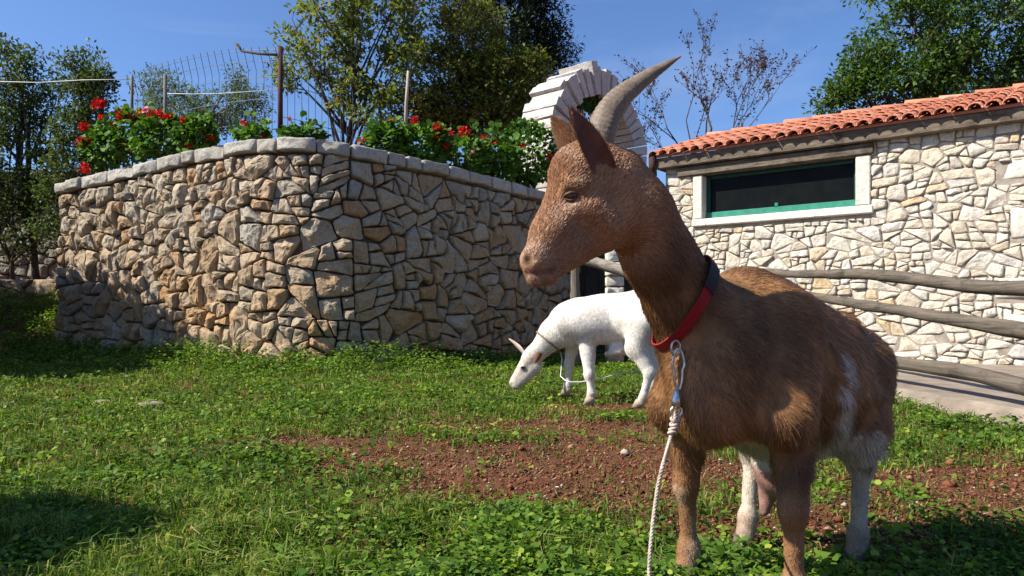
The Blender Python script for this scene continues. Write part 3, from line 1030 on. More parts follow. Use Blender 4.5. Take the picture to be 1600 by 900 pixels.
def leaf_geo(pos, dirv, up, L, Wd, fold=0.15, kind='diamond'):
    n = len(pos)
    dirv = unit(dirv)
    side = unit(np.cross(dirv, up))
    nor = np.cross(side, dirv)
    L = np.broadcast_to(np.asarray(L, float), (n,))[:, None]; Wd = np.broadcast_to(np.asarray(Wd, float), (n,))[:, None]
    if kind == 'diamond':
        prof = [(0.0, 0.0, 0.0), (0.45, 0.5, 1.0), (1.0, 0.0, -0.6), (0.45, -0.5, 1.0)]
    elif kind == 'round':
        prof = [(0.0, 0.0, 0.0), (0.25, 0.46, 0.8), (0.70, 0.46, 0.8), (1.0, 0.0, 0.0), (0.70, -0.46, 0.8), (0.25, -0.46, 0.8)]
    V = np.stack([pos + dirv * L * a + side * Wd * b + nor * (fold * Wd * c) for a, b, c in prof], 1)
    k = len(prof)
    Fq = np.arange(n * k).reshape(n, k)
    return V.reshape(-1, 3), Fq

def blade_geo(pos, lean, H, Wd):
    n = len(pos)
    H = np.asarray(H)[:, None]; Wd = np.asarray(Wd)[:, None]
    side = unit(np.cross(lean, np.array([0, 0, 1.0])) + RNG.normal(0, 0.4, (n, 3)))
    upv = np.array([[0, 0, 1.0]])
    mid = pos + upv * H * 0.6 + lean * H * 0.22
    tip = pos + upv * H * (0.92 - 0.35 * np.linalg.norm(lean, axis=1, keepdims=True)) + lean * H * 0.75
    V = np.stack([pos - side * Wd * 0.5, pos + side * Wd * 0.5, mid + side * Wd * 0.4, mid - side * Wd * 0.4, tip], 1).reshape(-1, 3)
    b = np.arange(n)[:, None] * 5
    return V, np.concatenate([b, b + 1, b + 2, b + 3], 1), np.concatenate([b + 3, b + 2, b + 4], 1)

def rand_dirs(n, zb=0.0):
    v = RNG.normal(0, 1, (n, 3)); v[:, 2] += zb
    return unit(v)

def scatter_ell(n, c, r, shell=0.0):
    v = rand_dirs(n)
    rad = RNG.random(n) ** (1 / 3)
    if shell: rad = 1 - (1 - rad) * (1 - shell)
    return np.array(c) + v * rad[:, None] * np.array(r)

def make_tree(name, label, base, blobs, leaf_m, bark_m, n_cl, n_leaf, leaf, cl_r, trunk_r, seed, group=None, cat='tree', shell=0.35, flat=0.7, droop=0.0, twigs=True, extra_trunks=(), kind='diamond', lw=0.5):
    """blobs: (centre, radii, weight) ellipsoids that the crown's clumps fill"""
    global RNG
    RNG = np.random.default_rng(seed)
    rs = random.Random(seed)
    base = Vector(base)
    root = empty(name, base, label, cat, group)
    cents = []
    wsum = sum(b[2] for b in blobs)
    for (c, r, wt) in blobs:
        k = max(1, int(n_cl * wt / wsum))
        cents.append(scatter_ell(k, c, r, shell))
    cents = np.concatenate(cents)
    # trunk and limbs
    tb = MB()
    allc = np.array([np.array(b[0]) for b in blobs])
    top = Vector(allc.mean(0))
    fork = base.lerp(top, 0.45)
    pts = []; rad = []
    for i in range(9):
        t = i / 8
        p = base.lerp(top, t) + Vector((mnoise.noise((t * 2.2, seed, 0)), mnoise.noise((t * 2.2, seed, 4)), 0)) * 0.25 * t
        pts.append(p); rad.append(trunk_r * (1 - 0.72 * t) + (0.25 * trunk_r if i == 0 else 0))
    tb.tube(pts, rad, 8)
    limb = MB()
    knots = []
    for (c, r, wt) in blobs:
        for k in range(3):
            e = Vector(scatter_ell(1, c, np.array(r) * 0.55)[0])
            st = pts[rs.randrange(2, 8)]
            mid = st.lerp(e, 0.5) + Vector((rs.uniform(-.2, .2), rs.uniform(-.2, .2), rs.uniform(0, .3)))
            q = [st, st.lerp(mid, .5), mid, mid.lerp(e, .5), e]
            limb.tube(q, [trunk_r * f for f in (0.42, 0.34, 0.26, 0.18, 0.10)], 6)
            knots += [mid, mid.lerp(e, .5), e]
    if twigs:
        K = np.array([list(k) for k in knots] + [list(p) for p in pts[3:]])
        for c in cents:
            dd = np.linalg.norm(K - c, axis=1)
            st = Vector(K[int(np.argmin(dd + np.random.default_rng(seed).random(len(K)) * 0.0))])
            e = Vector(c)
            m_ = st.lerp(e, .5) + Vector((rs.uniform(-.1, .1), rs.uniform(-.1, .1), rs.uniform(-.05, .15)))
            limb.tube([st, m_, e], [trunk_r * 0.11, trunk_r * 0.07, trunk_r * 0.03], 4, cap=False)
    tr = tb.build('trunk', bark_m, root, True)
    limb.build('branches', bark_m, tr, True)
    # leaves
    if n_leaf:
        n = len(cents) * n_leaf
        sizes = RNG.uniform(0.6, 1.35, len(cents))
        cidx = np.repeat(np.arange(len(cents)), n_leaf)
        off = rand_dirs(n) * (RNG.random(n) ** 0.5)[:, None] * (cl_r * sizes[cidx])[:, None]
        off[:, 2] *= flat
        pos = cents[cidx] + off
        outw = unit(off + 1e-4) + RNG.normal(0, 0.6, (n, 3)) + np.array([0, 0, -droop])
        upv = RNG.normal(0, 0.55, (n, 3)) + np.array([0, 0, 1.0])
        Ls = leaf * RNG.uniform(0.6, 1.3, n)
        V_, F_ = leaf_geo(pos, outw, upv, Ls, Ls * lw, 0.2, kind)
        mesh_np('crown', V_, [F_], leaf_m, root, False)
    return root

def blob(px, py, rx, ry, d, wt=1.0, depth=None):
    c = W(px, py, d)
    r = (rx / F * d, depth or max(rx, ry) / F * d * 0.8, ry / F * d)
    return (tuple(c), r, wt)

TG = 'trees behind the garden wall'
# two loose evergreens on the far left
make_tree('evergreen_tree', 'dark loose evergreen at the left edge beside the white cord', (-8.9, 13.8, 1.0),
          [blob(8, 110, 12, 60, 13.8, .5), blob(45, 115, 13, 62, 13.8, .55), blob(28, 190, 34, 60, 13.8, 1.0), blob(66, 210, 26, 62, 13.8, .8), blob(30, 290, 60, 45, 13.8, 1.2), blob(-40, 190, 50, 110, 13.8, 1.0), blob(84, 150, 9, 45, 13.8, .25)],
          M['leaf_left'], M['bark'], 250, 42, 0.085, 0.20, 0.07, 101, TG, shell=0.0)
make_tree('evergreen_tree', 'dark upright evergreen just left of the red geraniums', (-7.6, 13.2, 1.05),
          [blob(118, 120, 11, 48, 13.2, .5), blob(140, 125, 12, 50, 13.2, .5), blob(162, 130, 11, 38, 13.2, .35), blob(125, 205, 32, 48, 13.2, 1.0), blob(155, 190, 15, 40, 13.2, .4), blob(104, 275, 38, 46, 13.2, .9)],
          M['leaf_left'], M['bark'], 180, 42, 0.08, 0.20, 0.06, 102, TG, shell=0.0)
make_tree('dark_shrub', 'dark shadowy shrub below the evergreens beside the left end of the stone wall', (-9.2, 13.6, 1.0),
          [blob(20, 345, 60, 60, 13.7, 1), blob(80, 340, 28, 55, 13.2, .6), blob(-40, 300, 60, 60, 13.7, .7)],
          M['leaf_left'], M['bark'], 90, 46, 0.08, 0.26, 0.05, 117, cat='shrub', shell=0.0)
# feathery light tree behind the wire fence
make_tree('olive_tree', 'feathery grey green olive tree behind the wire fence', (-6.6, 16, 2.2),
          [blob(250, 140, 36, 34, 16, .8), blob(330, 175, 60, 38, 16, 1.0), blob(385, 165, 36, 42, 16, .9), blob(290, 185, 70, 30, 16, .8), blob(368, 130, 14, 22, 16, .25)],
          M['leaf_olive'], M['pale_bark'], 190, 40, 0.085, 0.24, 0.06, 103, TG, shell=0.1, lw=0.35)
# big sparse tree in the middle
make_tree('broadleaf_tree', 'large sparse tree with small yellow green leaves behind the rusty post', (-3.3, 14, 2.2),
          [blob(500, 45, 75, 45, 14, 1.0), blob(470, 105, 45, 40, 14, .55), blob(590, 40, 70, 70, 14, 1.2), blob(640, 110, 45, 70, 14, 1.0), blob(545, 120, 50, 45, 14, .55), blob(590, 175, 70, 35, 14, .9), blob(520, -40, 110, 50, 14, .9), blob(640, -20, 70, 60, 14, .8)],
          M['leaf_big'], M['bark'], 300, 34, 0.11, 0.24, 0.085, 104, TG, shell=0.15)
# dense olive brown thicket right of it
make_tree('thicket_tree', 'dense olive brown tree with bare twigs beside the stone arch', (-0.95, 14.4, 2.2),
          [blob(735, 60, 65, 60, 14.4, 1.0), blob(710, 140, 70, 60, 14.4, 1.2), blob(780, 135, 60, 62, 14.4, 1.2), blob(820, 120, 36, 45, 14.4, .6), blob(690, 190, 60, 30, 14.4, .7), blob(770, 190, 70, 30, 14.4, .7)],
          M['leaf_thicket'], M['pale_bark'], 460, 56, 0.09, 0.24, 0.06, 105, TG, shell=0.05)
# dark cypress
cy = [(790, 20, 60, 60, .9), (850, 62, 44, 30, .8), (800, 80, 70, 40, .8), (835, 20, 44, 34, .8), (860, 95, 36, 18, .5), (740, 10, 40, 50, .6), (780, -50, 70, 50, .9), (848, -10, 26, 30, .35), (720, -40, 50, 40, .4)]
make_tree('cypress_tree', 'tall blackish cypress rising behind the stone arch', (0.1, 20, 2.2),
          [blob(a, b_, c, d, 20, wt) for a, b_, c, d, wt in cy], M['leaf_cypress'], M['bark'], 330, 60, 0.13, 0.36, 0.14, 106, TG, shell=0.1, lw=0.3)
# big tree behind the roof
make_tree('oak_tree', 'big deep green tree spreading above the tiled roof', (9.6, 16, 0.0),
          [blob(1440, 60, 95, 80, 16, 1.3), blob(1540, 40, 90, 80, 16, 1.2), blob(1410, 130, 80, 50, 16, 1.0), blob(1330, 140, 36, 26, 16, .35), blob(1300, 155, 30, 20, 16, .25), blob(1500, 130, 100, 60, 16, 1.0), blob(1590, 120, 50, 60, 16, .7), blob(1460, -30, 120, 50, 16, 1.0), blob(1650, 50, 60, 90, 16, .8), blob(1345, 90, 22, 30, 16, .25)],
          M['leaf_right'], M['bark'], 420, 55, 0.115, 0.36, 0.16, 107, TG, shell=0.25)

# bare tree behind the roof: real branching with small seed tufts
def bare_tree():
    rs = random.Random(19)
    base = Vector((3.83, 15, 0.0))
    root = empty('bare_tree', base, 'bare spring tree with brown seed tufts above the left end of the roof', 'tree', TG)
    tr = MB(); br = MB(); tips = []
    def grow(p, d, l, r, lev):
        pts = [p]; rad = [r]
        q = p.copy(); dd = d.copy()
        for i in range(4):
            dd = (dd + Vector((rs.uniform(-.12, .12), rs.uniform(-.12, .12), rs.uniform(-.02, .1)))).normalized()
            q = q + dd * l / 4
            pts.append(q.copy()); rad.append(r * (1 - 0.4 * (i + 1) / 4))
        br.tube(pts, rad, 5, cap=False)
        if lev >= 2: tips.append(pts[-1]); tips.append(pts[2])
        if lev == 5: return
        nb = rs.choice((2, 2, 3)) if lev else 5
        for k in range(nb):
            a = Vector((rs.uniform(-1, 1), rs.uniform(-.7, .7), rs.uniform(-.1, .45)))
            nd = (dd * 1.0 + a * (0.75 if lev else 0.8)).normalized()
            st = pts[rs.choice((2, 3, 4))] if k else pts[-1]
            grow(st, nd, l * rs.uniform(0.58, 0.8), max(0.0045, r * 0.58), lev + 1)
    tr.tube([base, base + Vector((0.02, 0, 1.8)), base + Vector((0.0, 0, 3.4))], [0.10, 0.085, 0.07], 8)
    p0 = base + Vector((0.0, 0, 3.4))
    for d, l, r in (((-0.75, 0.1, 1.0), 1.2, .022), ((0.12, -0.1, 1.0), 1.0, .04), ((0.9, 0.1, 0.7), 1.35, .02), ((-0.3, 0.2, 1), 1.25, .02), ((0.55, -.1, 1.0), 1.1, .02), ((-1.0, 0, 0.6), 1.0, .016)):
        grow(p0, Vector(d).normalized(), l, r, 1)
    t_ = tr.build('trunk', M['bark'], root, True)
    br.build('branches', M['bark'], t_, True)
    T_ = np.array([list(t) for t in tips])
    T_ = np.repeat(T_, 5, 0) + RNG.normal(0, 0.03, (len(T_) * 5, 3))
    V_, F_ = leaf_geo(T_, rand_dirs(len(T_)), rand_dirs(len(T_)), RNG.uniform(0.03, 0.075, len(T_)), RNG.uniform(0.02, 0.05, len(T_)))
    o = mesh_np('seed_tufts', V_, [F_], M['bud'], root)
    o['kind'] = 'stuff'
    # ivy round the trunk top
    n = 500
    zz = RNG.uniform(2.2, 4.2, n); th = RNG.uniform(0, 6.28, n)
    pos = np.stack([base.x + 0.11 * np.cos(th), base.y + 0.11 * np.sin(th), zz], 1)
    V_, F_ = leaf_geo(pos, np.stack([np.cos(th), np.sin(th), RNG.normal(0, .6, n)], 1), rand_dirs(n, 1), 0.09, 0.06)
    mesh_np('ivy', V_, [F_], M['ivy'], root)['kind'] = 'stuff'
bare_tree()

# ivy hanging inside the arch
n = 900
th = RNG.uniform(0.25, 1.9, n); rr = RI - np.abs(RNG.normal(0, 0.10, n)); nn = RNG.uniform(-AD / 2, AD / 2 - .05, n)
pos = np.array([list(am(r_ * math.cos(math.pi - a), r_ * math.sin(a), n_)) for r_, a, n_ in zip(rr, th, nn)])
V_, F_ = leaf_geo(pos, rand_dirs(n, -0.5), rand_dirs(n, 0.6), 0.085, 0.065)
iv = mesh_np('ivy', V_, [F_], M['ivy'], None, origin=am(-0.7, 0.6, 0))
tag(iv, 'green ivy hanging under the white stone arch', 'ivy')

# shade trees outside the frame at the left, whose shadows fall into the yard
make_tree('shade_tree', 'broad leafy tree left of the yard that shades the end of the wall', (-8.9, 7.4, 0),
          [((-8.0, 8.1, 2.3), (1.4, 1.7, 1.2), 1.4), ((-7.6, 6.9, 2.0), (1.1, 1.0, 1.0), 1.0), ((-8.9, 9.2, 2.7), (0.9, 1.0, 0.9), .8), ((-8.7, 7.8, 1.2), (1.0, 1.7, 0.8), .8)],
          M['leaf_right'], M['bark'], 700, 70, 0.18, 0.36, 0.12, 108, shell=0.0)
make_tree('shade_tree', 'second leafy tree, unseen, added farther left to shade the grass bank', (-11.9, 10.4, 0),  # added out of view to darken the bank
          [((-11.4, 10.3, 2.6), (1.3, 1.5, 1.2), 1.3), ((-11.6, 9.2, 2.4), (1.1, 1.0, 1.1), 1.0), ((-11.8, 11.0, 3.6), (1.1, 1.0, 0.9), .8)],
          M['leaf_right'], M['bark'], 480, 60, 0.18, 0.36, 0.12, 118, shell=0.0)
make_tree('shade_shrub', 'small unseen leafy shrub added to cast shade at the lower left of the yard', (-3.3, 1.1, 0),  # added out of view for the shadow in the lower left corner
          [((-3.05, 1.64, 1.5), (0.45, 0.36, 0.32), 1.0), ((-2.85, 1.5, 1.2), (0.34, 0.3, 0.28), .7)],
          M['leaf_right'], M['bark'], 200, 40, 0.07, 0.13, 0.035, 109, cat='shrub', shell=0.0)

# ------------------------------------------------------------------ geraniums on the wall
def geranium(label, px, py, d, rx, ry, flowers, seed, pink=0, nleaf=520):
    global RNG
    RNG = np.random.default_rng(seed)
    rs = random.Random(seed)
    c = W(px, py, d)
    R = np.array([rx / F * d, rx / F * d * 0.6, ry / F * d])
    z0 = min(c.z - R[2] * 0.8, 2.35)
    root = empty('geranium_bush', (c.x, c.y, z0), label, 'flowering bush', 'geraniums along the garden wall')
    pos = scatter_ell(nleaf, c, R, 0.35)
    # clumpy outline
    nb = 16
    k = scatter_ell(nb, c, R * 0.95, 0.7)
    extra = k[RNG.integers(0, nb, nleaf // 2)] + RNG.normal(0, 0.06, (nleaf // 2, 3))
    k2 = scatter_ell(9, c, R * 1.0, 0.9); k2[:, 2] += np.abs(RNG.normal(0, 0.10, 9))
    shoots = k2[RNG.integers(0, 9, nleaf // 6)] + RNG.normal(0, 0.035, (nleaf // 6, 3))
    pos = np.concatenate([pos, extra, shoots])
    out = unit(pos - np.array(c)) + RNG.normal(0, 0.5, pos.shape)
    upv = RNG.normal(0, 0.4, pos.shape) + np.array([-.2, -.5, 0.8])
    L_ = RNG.uniform(0.045, 0.085, len(pos))
    V_, F_ = leaf_geo(pos, out, upv, L_, L_ * 1.05, 0.18, 'round')
    mesh_np('foliage', V_, [F_], M['geranium_leaf'], root)
    st = MB()
    for i in range(14):
        e = Vector(scatter_ell(1, c, R * 0.9)[0])
        b0 = Vector((c.x + rs.uniform(-.15, .15), c.y + rs.uniform(-.1, .1), z0))
        st.tube([b0, b0.lerp(e, .5) + Vector((rs.uniform(-.05, .05), 0, 0)), e], [0.010, 0.008, 0.005], 5)
    st.build('stems', M['bark'], root)
    for i, (fx_, fy_, fr) in enumerate(flowers):
        fc = W(fx_, fy_, d - 0.5 * rx / F * d * 0.7)
        r = fr / F * d
        n = 46
        dv = rand_dirs(n, 0.3)
        p_ = np.array(fc) + dv * r * RNG.uniform(0.35, 1.0, n)[:, None] * np.array([1, 1, .8])
        V_, F_ = leaf_geo(p_, dv + RNG.normal(0, .8, (n, 3)), rand_dirs(n), r * 0.62, r * 0.5, 0.15, 'round')
        fo = mesh_np('flower_head', V_, [F_], M['pink_petal'] if i < pink else M['petal'], root, origin=fc)
        s_ = MB().tube([fc, fc.lerp(c, .5) + Vector((0, 0, -.03)), Vector((c.x, c.y, c.z - R[2] * .3)).lerp(fc, .2)], 0.004, 4)
        s_.build('flower_stalk', M['geranium_leaf'], fo)
geranium('leafy geranium bush with red flowers at the left end of the stone wall', 160, 232, 10.5, 34, 32, [(131, 198, 7), (130, 222, 9), (133, 263, 8), (153, 163, 9), (160, 185, 6), (150, 215, 4)], 201)
geranium('tall geranium bush with many red heads left of the thin grey post', 205, 212, 10.3, 48, 38, [(193, 178, 9), (212, 190, 9), (202, 228, 8), (190, 216, 6), (226, 176, 7), (178, 194, 5), (216, 180, 6)], 202, nleaf=680)
geranium('geranium bush with one pink head behind the thin grey post', 255, 216, 10.0, 48, 34, [(228, 172, 6), (245, 180, 8), (236, 186, 7), (262, 183, 7), (270, 205, 4)], 203, pink=1, nleaf=640)
geranium('low geranium bush with scattered red flowers right of the thin grey post', 305, 212, 9.7, 32, 24, [(288, 190, 8), (312, 205, 6), (328, 216, 6), (296, 226, 6)], 204)
geranium('small geranium tuft with a red head left of the rusty post', 395, 212, 9.3, 26, 11, [(381, 193, 5), (408, 212, 5)], 205, nleaf=200)
geranium('low green geranium tuft just right of the rusty post', 475, 213, 9.1, 36, 10, [(452, 186, 3)], 206, nleaf=240)
geranium('bright green geranium bush with one red head below the pale stake', 605, 222, 9.35, 34, 22, [(565, 221, 6), (648, 188, 6), (610, 190, 5)], 207)
geranium('wide geranium bush with red heads right of the pale stake', 660, 226, 9.55, 44, 30, [(684, 200, 8), (683, 214, 7), (724, 206, 8), (697, 228, 5), (706, 208, 4)], 208, nleaf=640)
geranium('dark geranium bush between the red flower clusters', 725, 243, 10.0, 40, 26, [(700, 205, 4)], 209, nleaf=420)
geranium('geranium bush with the brightest red clusters and a pink head near the arch', 775, 250, 10.4, 38, 36, [(740, 240, 6), (763, 222, 11), (755, 232, 9), (736, 252, 10), (730, 257, 7), (768, 252, 8), (750, 240, 6)], 210, pink=1, nleaf=640)
geranium('tall glossy geranium bush below the left foot of the arch', 828, 240, 10.9, 48, 52, [(811, 232, 7), (860, 248, 7)], 211, nleaf=980)

# ------------------------------------------------------------------ wire fence on the wall
wf = empty('wire_fence', W(438, 213, 9.0), 'wire mesh fence with a rusty post standing on the garden wall', 'fence')
def post(name, px, y0, y1, d, r, m, lean=0):
    a = W(px, y1, d); b_ = W(px + lean, y0, d)
    a.z -= 0.15
    return MB().tube([a, a.lerp(b_, .5), b_], [r, r * .97, r * .95], 8).build(name, m, wf, True)
post('post', 438, 73, 215, 9.3, 0.034, M['rust'])
post('post', 258, 116, 240, 10.0, 0.024, M['grey_post'])
post('post', 206, 119, 205, 11.4, 0.026, M['grey_post'])
wm = MB()
A_ = W(206, 119, 11.4); B_ = W(438, 73, 9.3); C_ = W(560, 118, 10.6)
def wire_panel(A, B, za, zb, nv, hs, sag=0.0, bulge=0.0):
    def P_(t, h):
        p = A.lerp(B, t)
        top = p.z + za * 4 * t * (1 - t)
        z0 = 2.3
        return Vector((p.x, p.y + bulge * 4 * t * (1 - t), z0 + (top - z0) * h))
    for i in range(nv + 1):
        t = i / nv
        q = [P_(t, h / 6) for h in range(7)]
        q[-1] += Vector((-.05, -0.05, -0.02)); 
        wm.tube(q, 0.0042, 4)
    for h in hs:
        wm.tube([P_(t / 12, h) for t in range(13)], 0.004, 4)
wire_panel(A_, B_, 0.12, 0, 22, (0.98, 0.9, 0.78, 0.62, 0.45, 0.25))
wire_panel(B_, C_, 0.05, 0, 12, (0.95, 0.72, 0.48, 0.25))
wo_ = wm.build('wire_mesh', M['wire'], wf); wo_['kind'] = 'stuff'
cd = MB()
cd.tube([W(-60, 126, 12.5), W(60, 129, 12.2), W(130, 125, 11.8), W(206, 124, 11.4)], 0.007, 5)
tag(cd.build('washing_line', M['cord'], None, True), 'thin white cord strung among the left evergreens', 'cord')
cd = MB()
cd.tube([W(258, 146, 10.0), W(300, 147, 9.9), W(345, 146, 9.7), W(438, 140, 9.3)], 0.005, 5)
tag(cd.build('tie_cord', M['cord'], None, True), 'short pale cord tied from the grey post to the rusty post', 'cord')
sk = MB().tube([W(633, 212, 10.2) - Vector((0, 0, .15)), W(635, 160, 10.2), W(638, 111, 10.2)], [0.026, 0.024, 0.018], 7)
tag(sk.build('wooden_stake', M['pale_stake'], None, True, origin=W(633, 212, 10.2)), 'thin pale wooden stake standing among the geraniums', 'stake')
tw_ = MB()
tw_.tube([W(367, 67, 9.6), W(378, 80, 9.5), W(405, 84, 9.4), W(438, 86, 9.3)], [0.012, 0.016, 0.018, 0.02], 6)
tw_.tube([W(378, 80, 9.5), W(372, 68, 9.5), W(370, 72, 9.5)], [0.012, 0.01, 0.005], 5)
tag(tw_.build('dead_branch', M['bark'], None, True, origin=W(438, 86, 9.3)), 'dead crooked branch caught on top of the rusty post', 'branch')

# ------------------------------------------------------------------ grass, weeds, clods
RNG = np.random.default_rng(77)
def wall_dist(x, y):
    """metres in front of the retaining wall (negative behind)"""
    d = np.full(x.shape, 99.0)
    for i in range(0, len(wpath.p), 4):
        p = wpath.p[i]
        s_ = wpath.s[i]
        nrm = wpath.normal(s_)
        dx = x - p.x; dy = y - p.y
        dist = np.hypot(dx, dy)
        sg = np.sign(dx * nrm.x + dy * nrm.y)
        cand = dist * sg
        d = np.where(dist < np.abs(d), cand, d)
    return d

def sample_ground(n, ymin, ymax, power=1.0, xpad=0.4):
    """points in the yard, more of them close by"""
    u = RNG.random(n)
    y = ymin * (ymax / ymin) ** (u ** power)
    x = RNG.uniform(-1, 1, n) * (y * 0.76 + xpad)
    ok = x < np.where(y < 3.2, 4.0, 2.72)
    wd = wall_dist(x, y)
    ok &= (wd > 0.06) | (x < -6.6)
    ok &= ~((y > 10.6) & (x > -6.6))
    return x[ok], y[ok], wd[ok]

x, y, wd = sample_ground(330000, 1.35, 12.8, 0.85)
x = np.concatenate([x, RNG.uniform(-11, -6.4, 26000)]); y = np.concatenate([y, RNG.uniform(8.6, 14.4, 26000)]); wd = np.concatenate([wd, np.full(26000, 3.0)])
kk = ~((x > -6.75) & (y > 10.2)); x, y, wd = x[kk], y[kk], wd[kk]
b_ = bare(x, y)
tall = sstep(1.5, 0.1, wd) * (y > 5)
tuft = 0.55 * vnoise(x * 6, y * 6, seed=5) + 0.45 * vnoise(x * 17, y * 17, seed=6)
tuft = np.clip((tuft - 0.5) * 1.6 + 0.5, 0, 1)
keep = RNG.random(len(x)) < np.clip(1.0 - 1.45 * b_, 0.07, 1) * (0.35 + 0.9 * tuft)
x, y, b_, tall, tuft = x[keep], y[keep], b_[keep], tall[keep], tuft[keep]
n = len(x)
H = (0.018 + 0.062 * tuft ** 1.4 + 0.015 * RNG.random(n)) * (0.55 + 0.45 * np.clip(1 - b_, 0, 1)) * (1 + 0.35 * sstep(2.6, 1.6, y)) * RNG.uniform(0.6, 1.4, n)
H = H * (1 + 1.6 * tall * RNG.random(n)) + np.where(RNG.random(n) < 0.01, 0.05, 0)
Wd = np.clip(0.0028 + 0.0009 * y, 0.0038, 0.010) * RNG.uniform(0.7, 1.3, n)
pos = np.stack([x, y, gz(x, y) - 0.004], 1)
a = RNG.uniform(0, 6.28, n)
lean = np.stack([np.cos(a), np.sin(a), np.zeros(n)], 1) * RNG.uniform(0.2, 1.35, n)[:, None]
V_, q4, q3 = blade_geo(pos, lean, H, Wd)
tag(mesh_np('grass', V_, [q4, q3], M['grass']), 'short uneven green grass over the yard', kind='stuff')

# broad leaves: clover and weeds in clumps
x, y, wd = sample_ground(52000, 1.35, 12.0, 0.9)
b_ = bare(x, y)
cl = fbm(x * 1.6, y * 1.6, oct=3, seed=61)
near_c = np.exp(-(((x - 0.35) / 0.75) ** 2 + ((y - 1.72) / 0.22) ** 2))
pr = (0.25 + 0.75 * sstep(-0.15, 0.25, cl)) * np.clip(1 - 1.3 * b_, 0.03, 1) * 0.42 + 0.9 * sstep(1.5, 0.2, wd) * (y > 5) + near_c
keep = RNG.random(len(x)) < pr
x, y, wd = x[keep], y[keep], wd[keep]
m_ = 7
n = len(x) * m_
ci = np.repeat(np.arange(len(x)), m_)
hh = (0.02 + 0.06 * vnoise(x * 5, y * 5, seed=91) ** 1.5 + 0.02 * RNG.random(len(x))) * (1 + 3.2 * sstep(1.5, 0.1, wd) * (y > 5))
rr = 0.025 + 0.035 * RNG.random(len(x)) + 0.003 * y
a = RNG.uniform(0, 6.28, n); r0 = rr[ci] * RNG.random(n) ** .6
pos = np.stack([x[ci] + r0 * np.cos(a), y[ci] + r0 * np.sin(a), gz(x[ci], y[ci]) + hh[ci] * RNG.uniform(0.35, 1.05, n)], 1)
dv = np.stack([np.cos(a), np.sin(a), RNG.normal(0.1, 0.4, n)], 1)
upv = RNG.normal(0, 0.4, (n, 3)) + np.array([0, 0, 1.0])
Ls = RNG.uniform(0.007, 0.019, n) * (0.5 + 0.9 * RNG.random(len(x)) ** 2)[ci] + 0.0026 * y[ci]
half = RNG.random(len(x))[ci] < 0.6
for sel, mat_, nm, lab in ((half, M['weed'], 'weeds', 'bright clover and broad leaved weeds in the grass'), (~half, M['weed_dark'], 'dark_weeds', 'darker leafy weeds in the grass and along the wall')):
    rnd = nm == 'weeds'
    V_, F_ = leaf_geo(pos[sel], dv[sel], upv[sel], Ls[sel] * (1.0 if rnd else 1.7), Ls[sel] * (0.85 if rnd else 0.75), 0.18, 'round' if rnd else 'diamond')
    tag(mesh_np(nm, V_, [F_], mat_), lab, kind='stuff')

# dry stems
x, y, wd = sample_ground(7000, 1.4, 9.0)
n = len(x)
pos = np.stack([x, y, gz(x, y) + 0.004], 1)
a = RNG.uniform(0, 6.28, n)
V_, F_ = leaf_geo(pos, np.stack([np.cos(a), np.sin(a), RNG.uniform(0.0, 0.5, n)], 1), RNG.normal(0, .2, (n, 3)) + np.array([0, 0, 1.]), RNG.uniform(0.02, 0.07, n), 0.002 + 0.0006 * y, 0.0)
tag(mesh_np('dry_straw', V_, [F_], M['dry']), 'dry straw scattered in the grass and on the soil', kind='stuff')

# soil clods and pale pebbles
OCT = np.array([[1, 0, 0], [0, 1, 0], [-1, 0, 0], [0, -1, 0], [0, 0, 1], [0, 0, -1]], float)
OF = np.array([[0, 1, 4], [1, 2, 4], [2, 3, 4], [3, 0, 4], [1, 0, 5], [2, 1, 5], [3, 2, 5], [0, 3, 5]])
def clods(name, n0, size, mat_, label, thr=0.35, ymax=6.5, p=1.0):
    x, y, wd = sample_ground(n0, 1.4, ymax)
    k = (bare(x, y) > thr) & (RNG.random(len(x)) < p)
    x, y = x[k], y[k]; n = len(x)
    r = size * np.exp(RNG.normal(0, 0.45, n))
    V_ = OCT[None] * (r[:, None, None] * RNG.uniform(0.55, 1.35, (n, 6, 1))) * np.array([1, 1, .7])
    a = RNG.uniform(0, 6.28, n); ca, sa = np.cos(a)[:, None], np.sin(a)[:, None]
    V_ = np.stack([V_[..., 0] * ca - V_[..., 1] * sa, V_[..., 0] * sa + V_[..., 1] * ca, V_[..., 2]], -1)
    V_ = V_ + np.stack([x, y, gz(x, y) + 0.008 + 0.3 * r], 1)[:, None]
    F_ = (OF[None] + (np.arange(n) * 6)[:, None, None]).reshape(-1, 3)
    tag(mesh_np(name, V_.reshape(-1, 3), [F_], mat_), label, kind='stuff')
clods('soil_clods', 90000, 0.0042, M['clod'], 'crumbs and clods of red earth')
M['pebble'] = plain('pale pebble', (0.42, 0.36, 0.29), 0.9, 0.3, 30, 0.3, 80)
clods('pebbles', 9000, 0.0055, M['pebble'], 'pale pebbles lying on the red soil', 0.2, p=0.10)

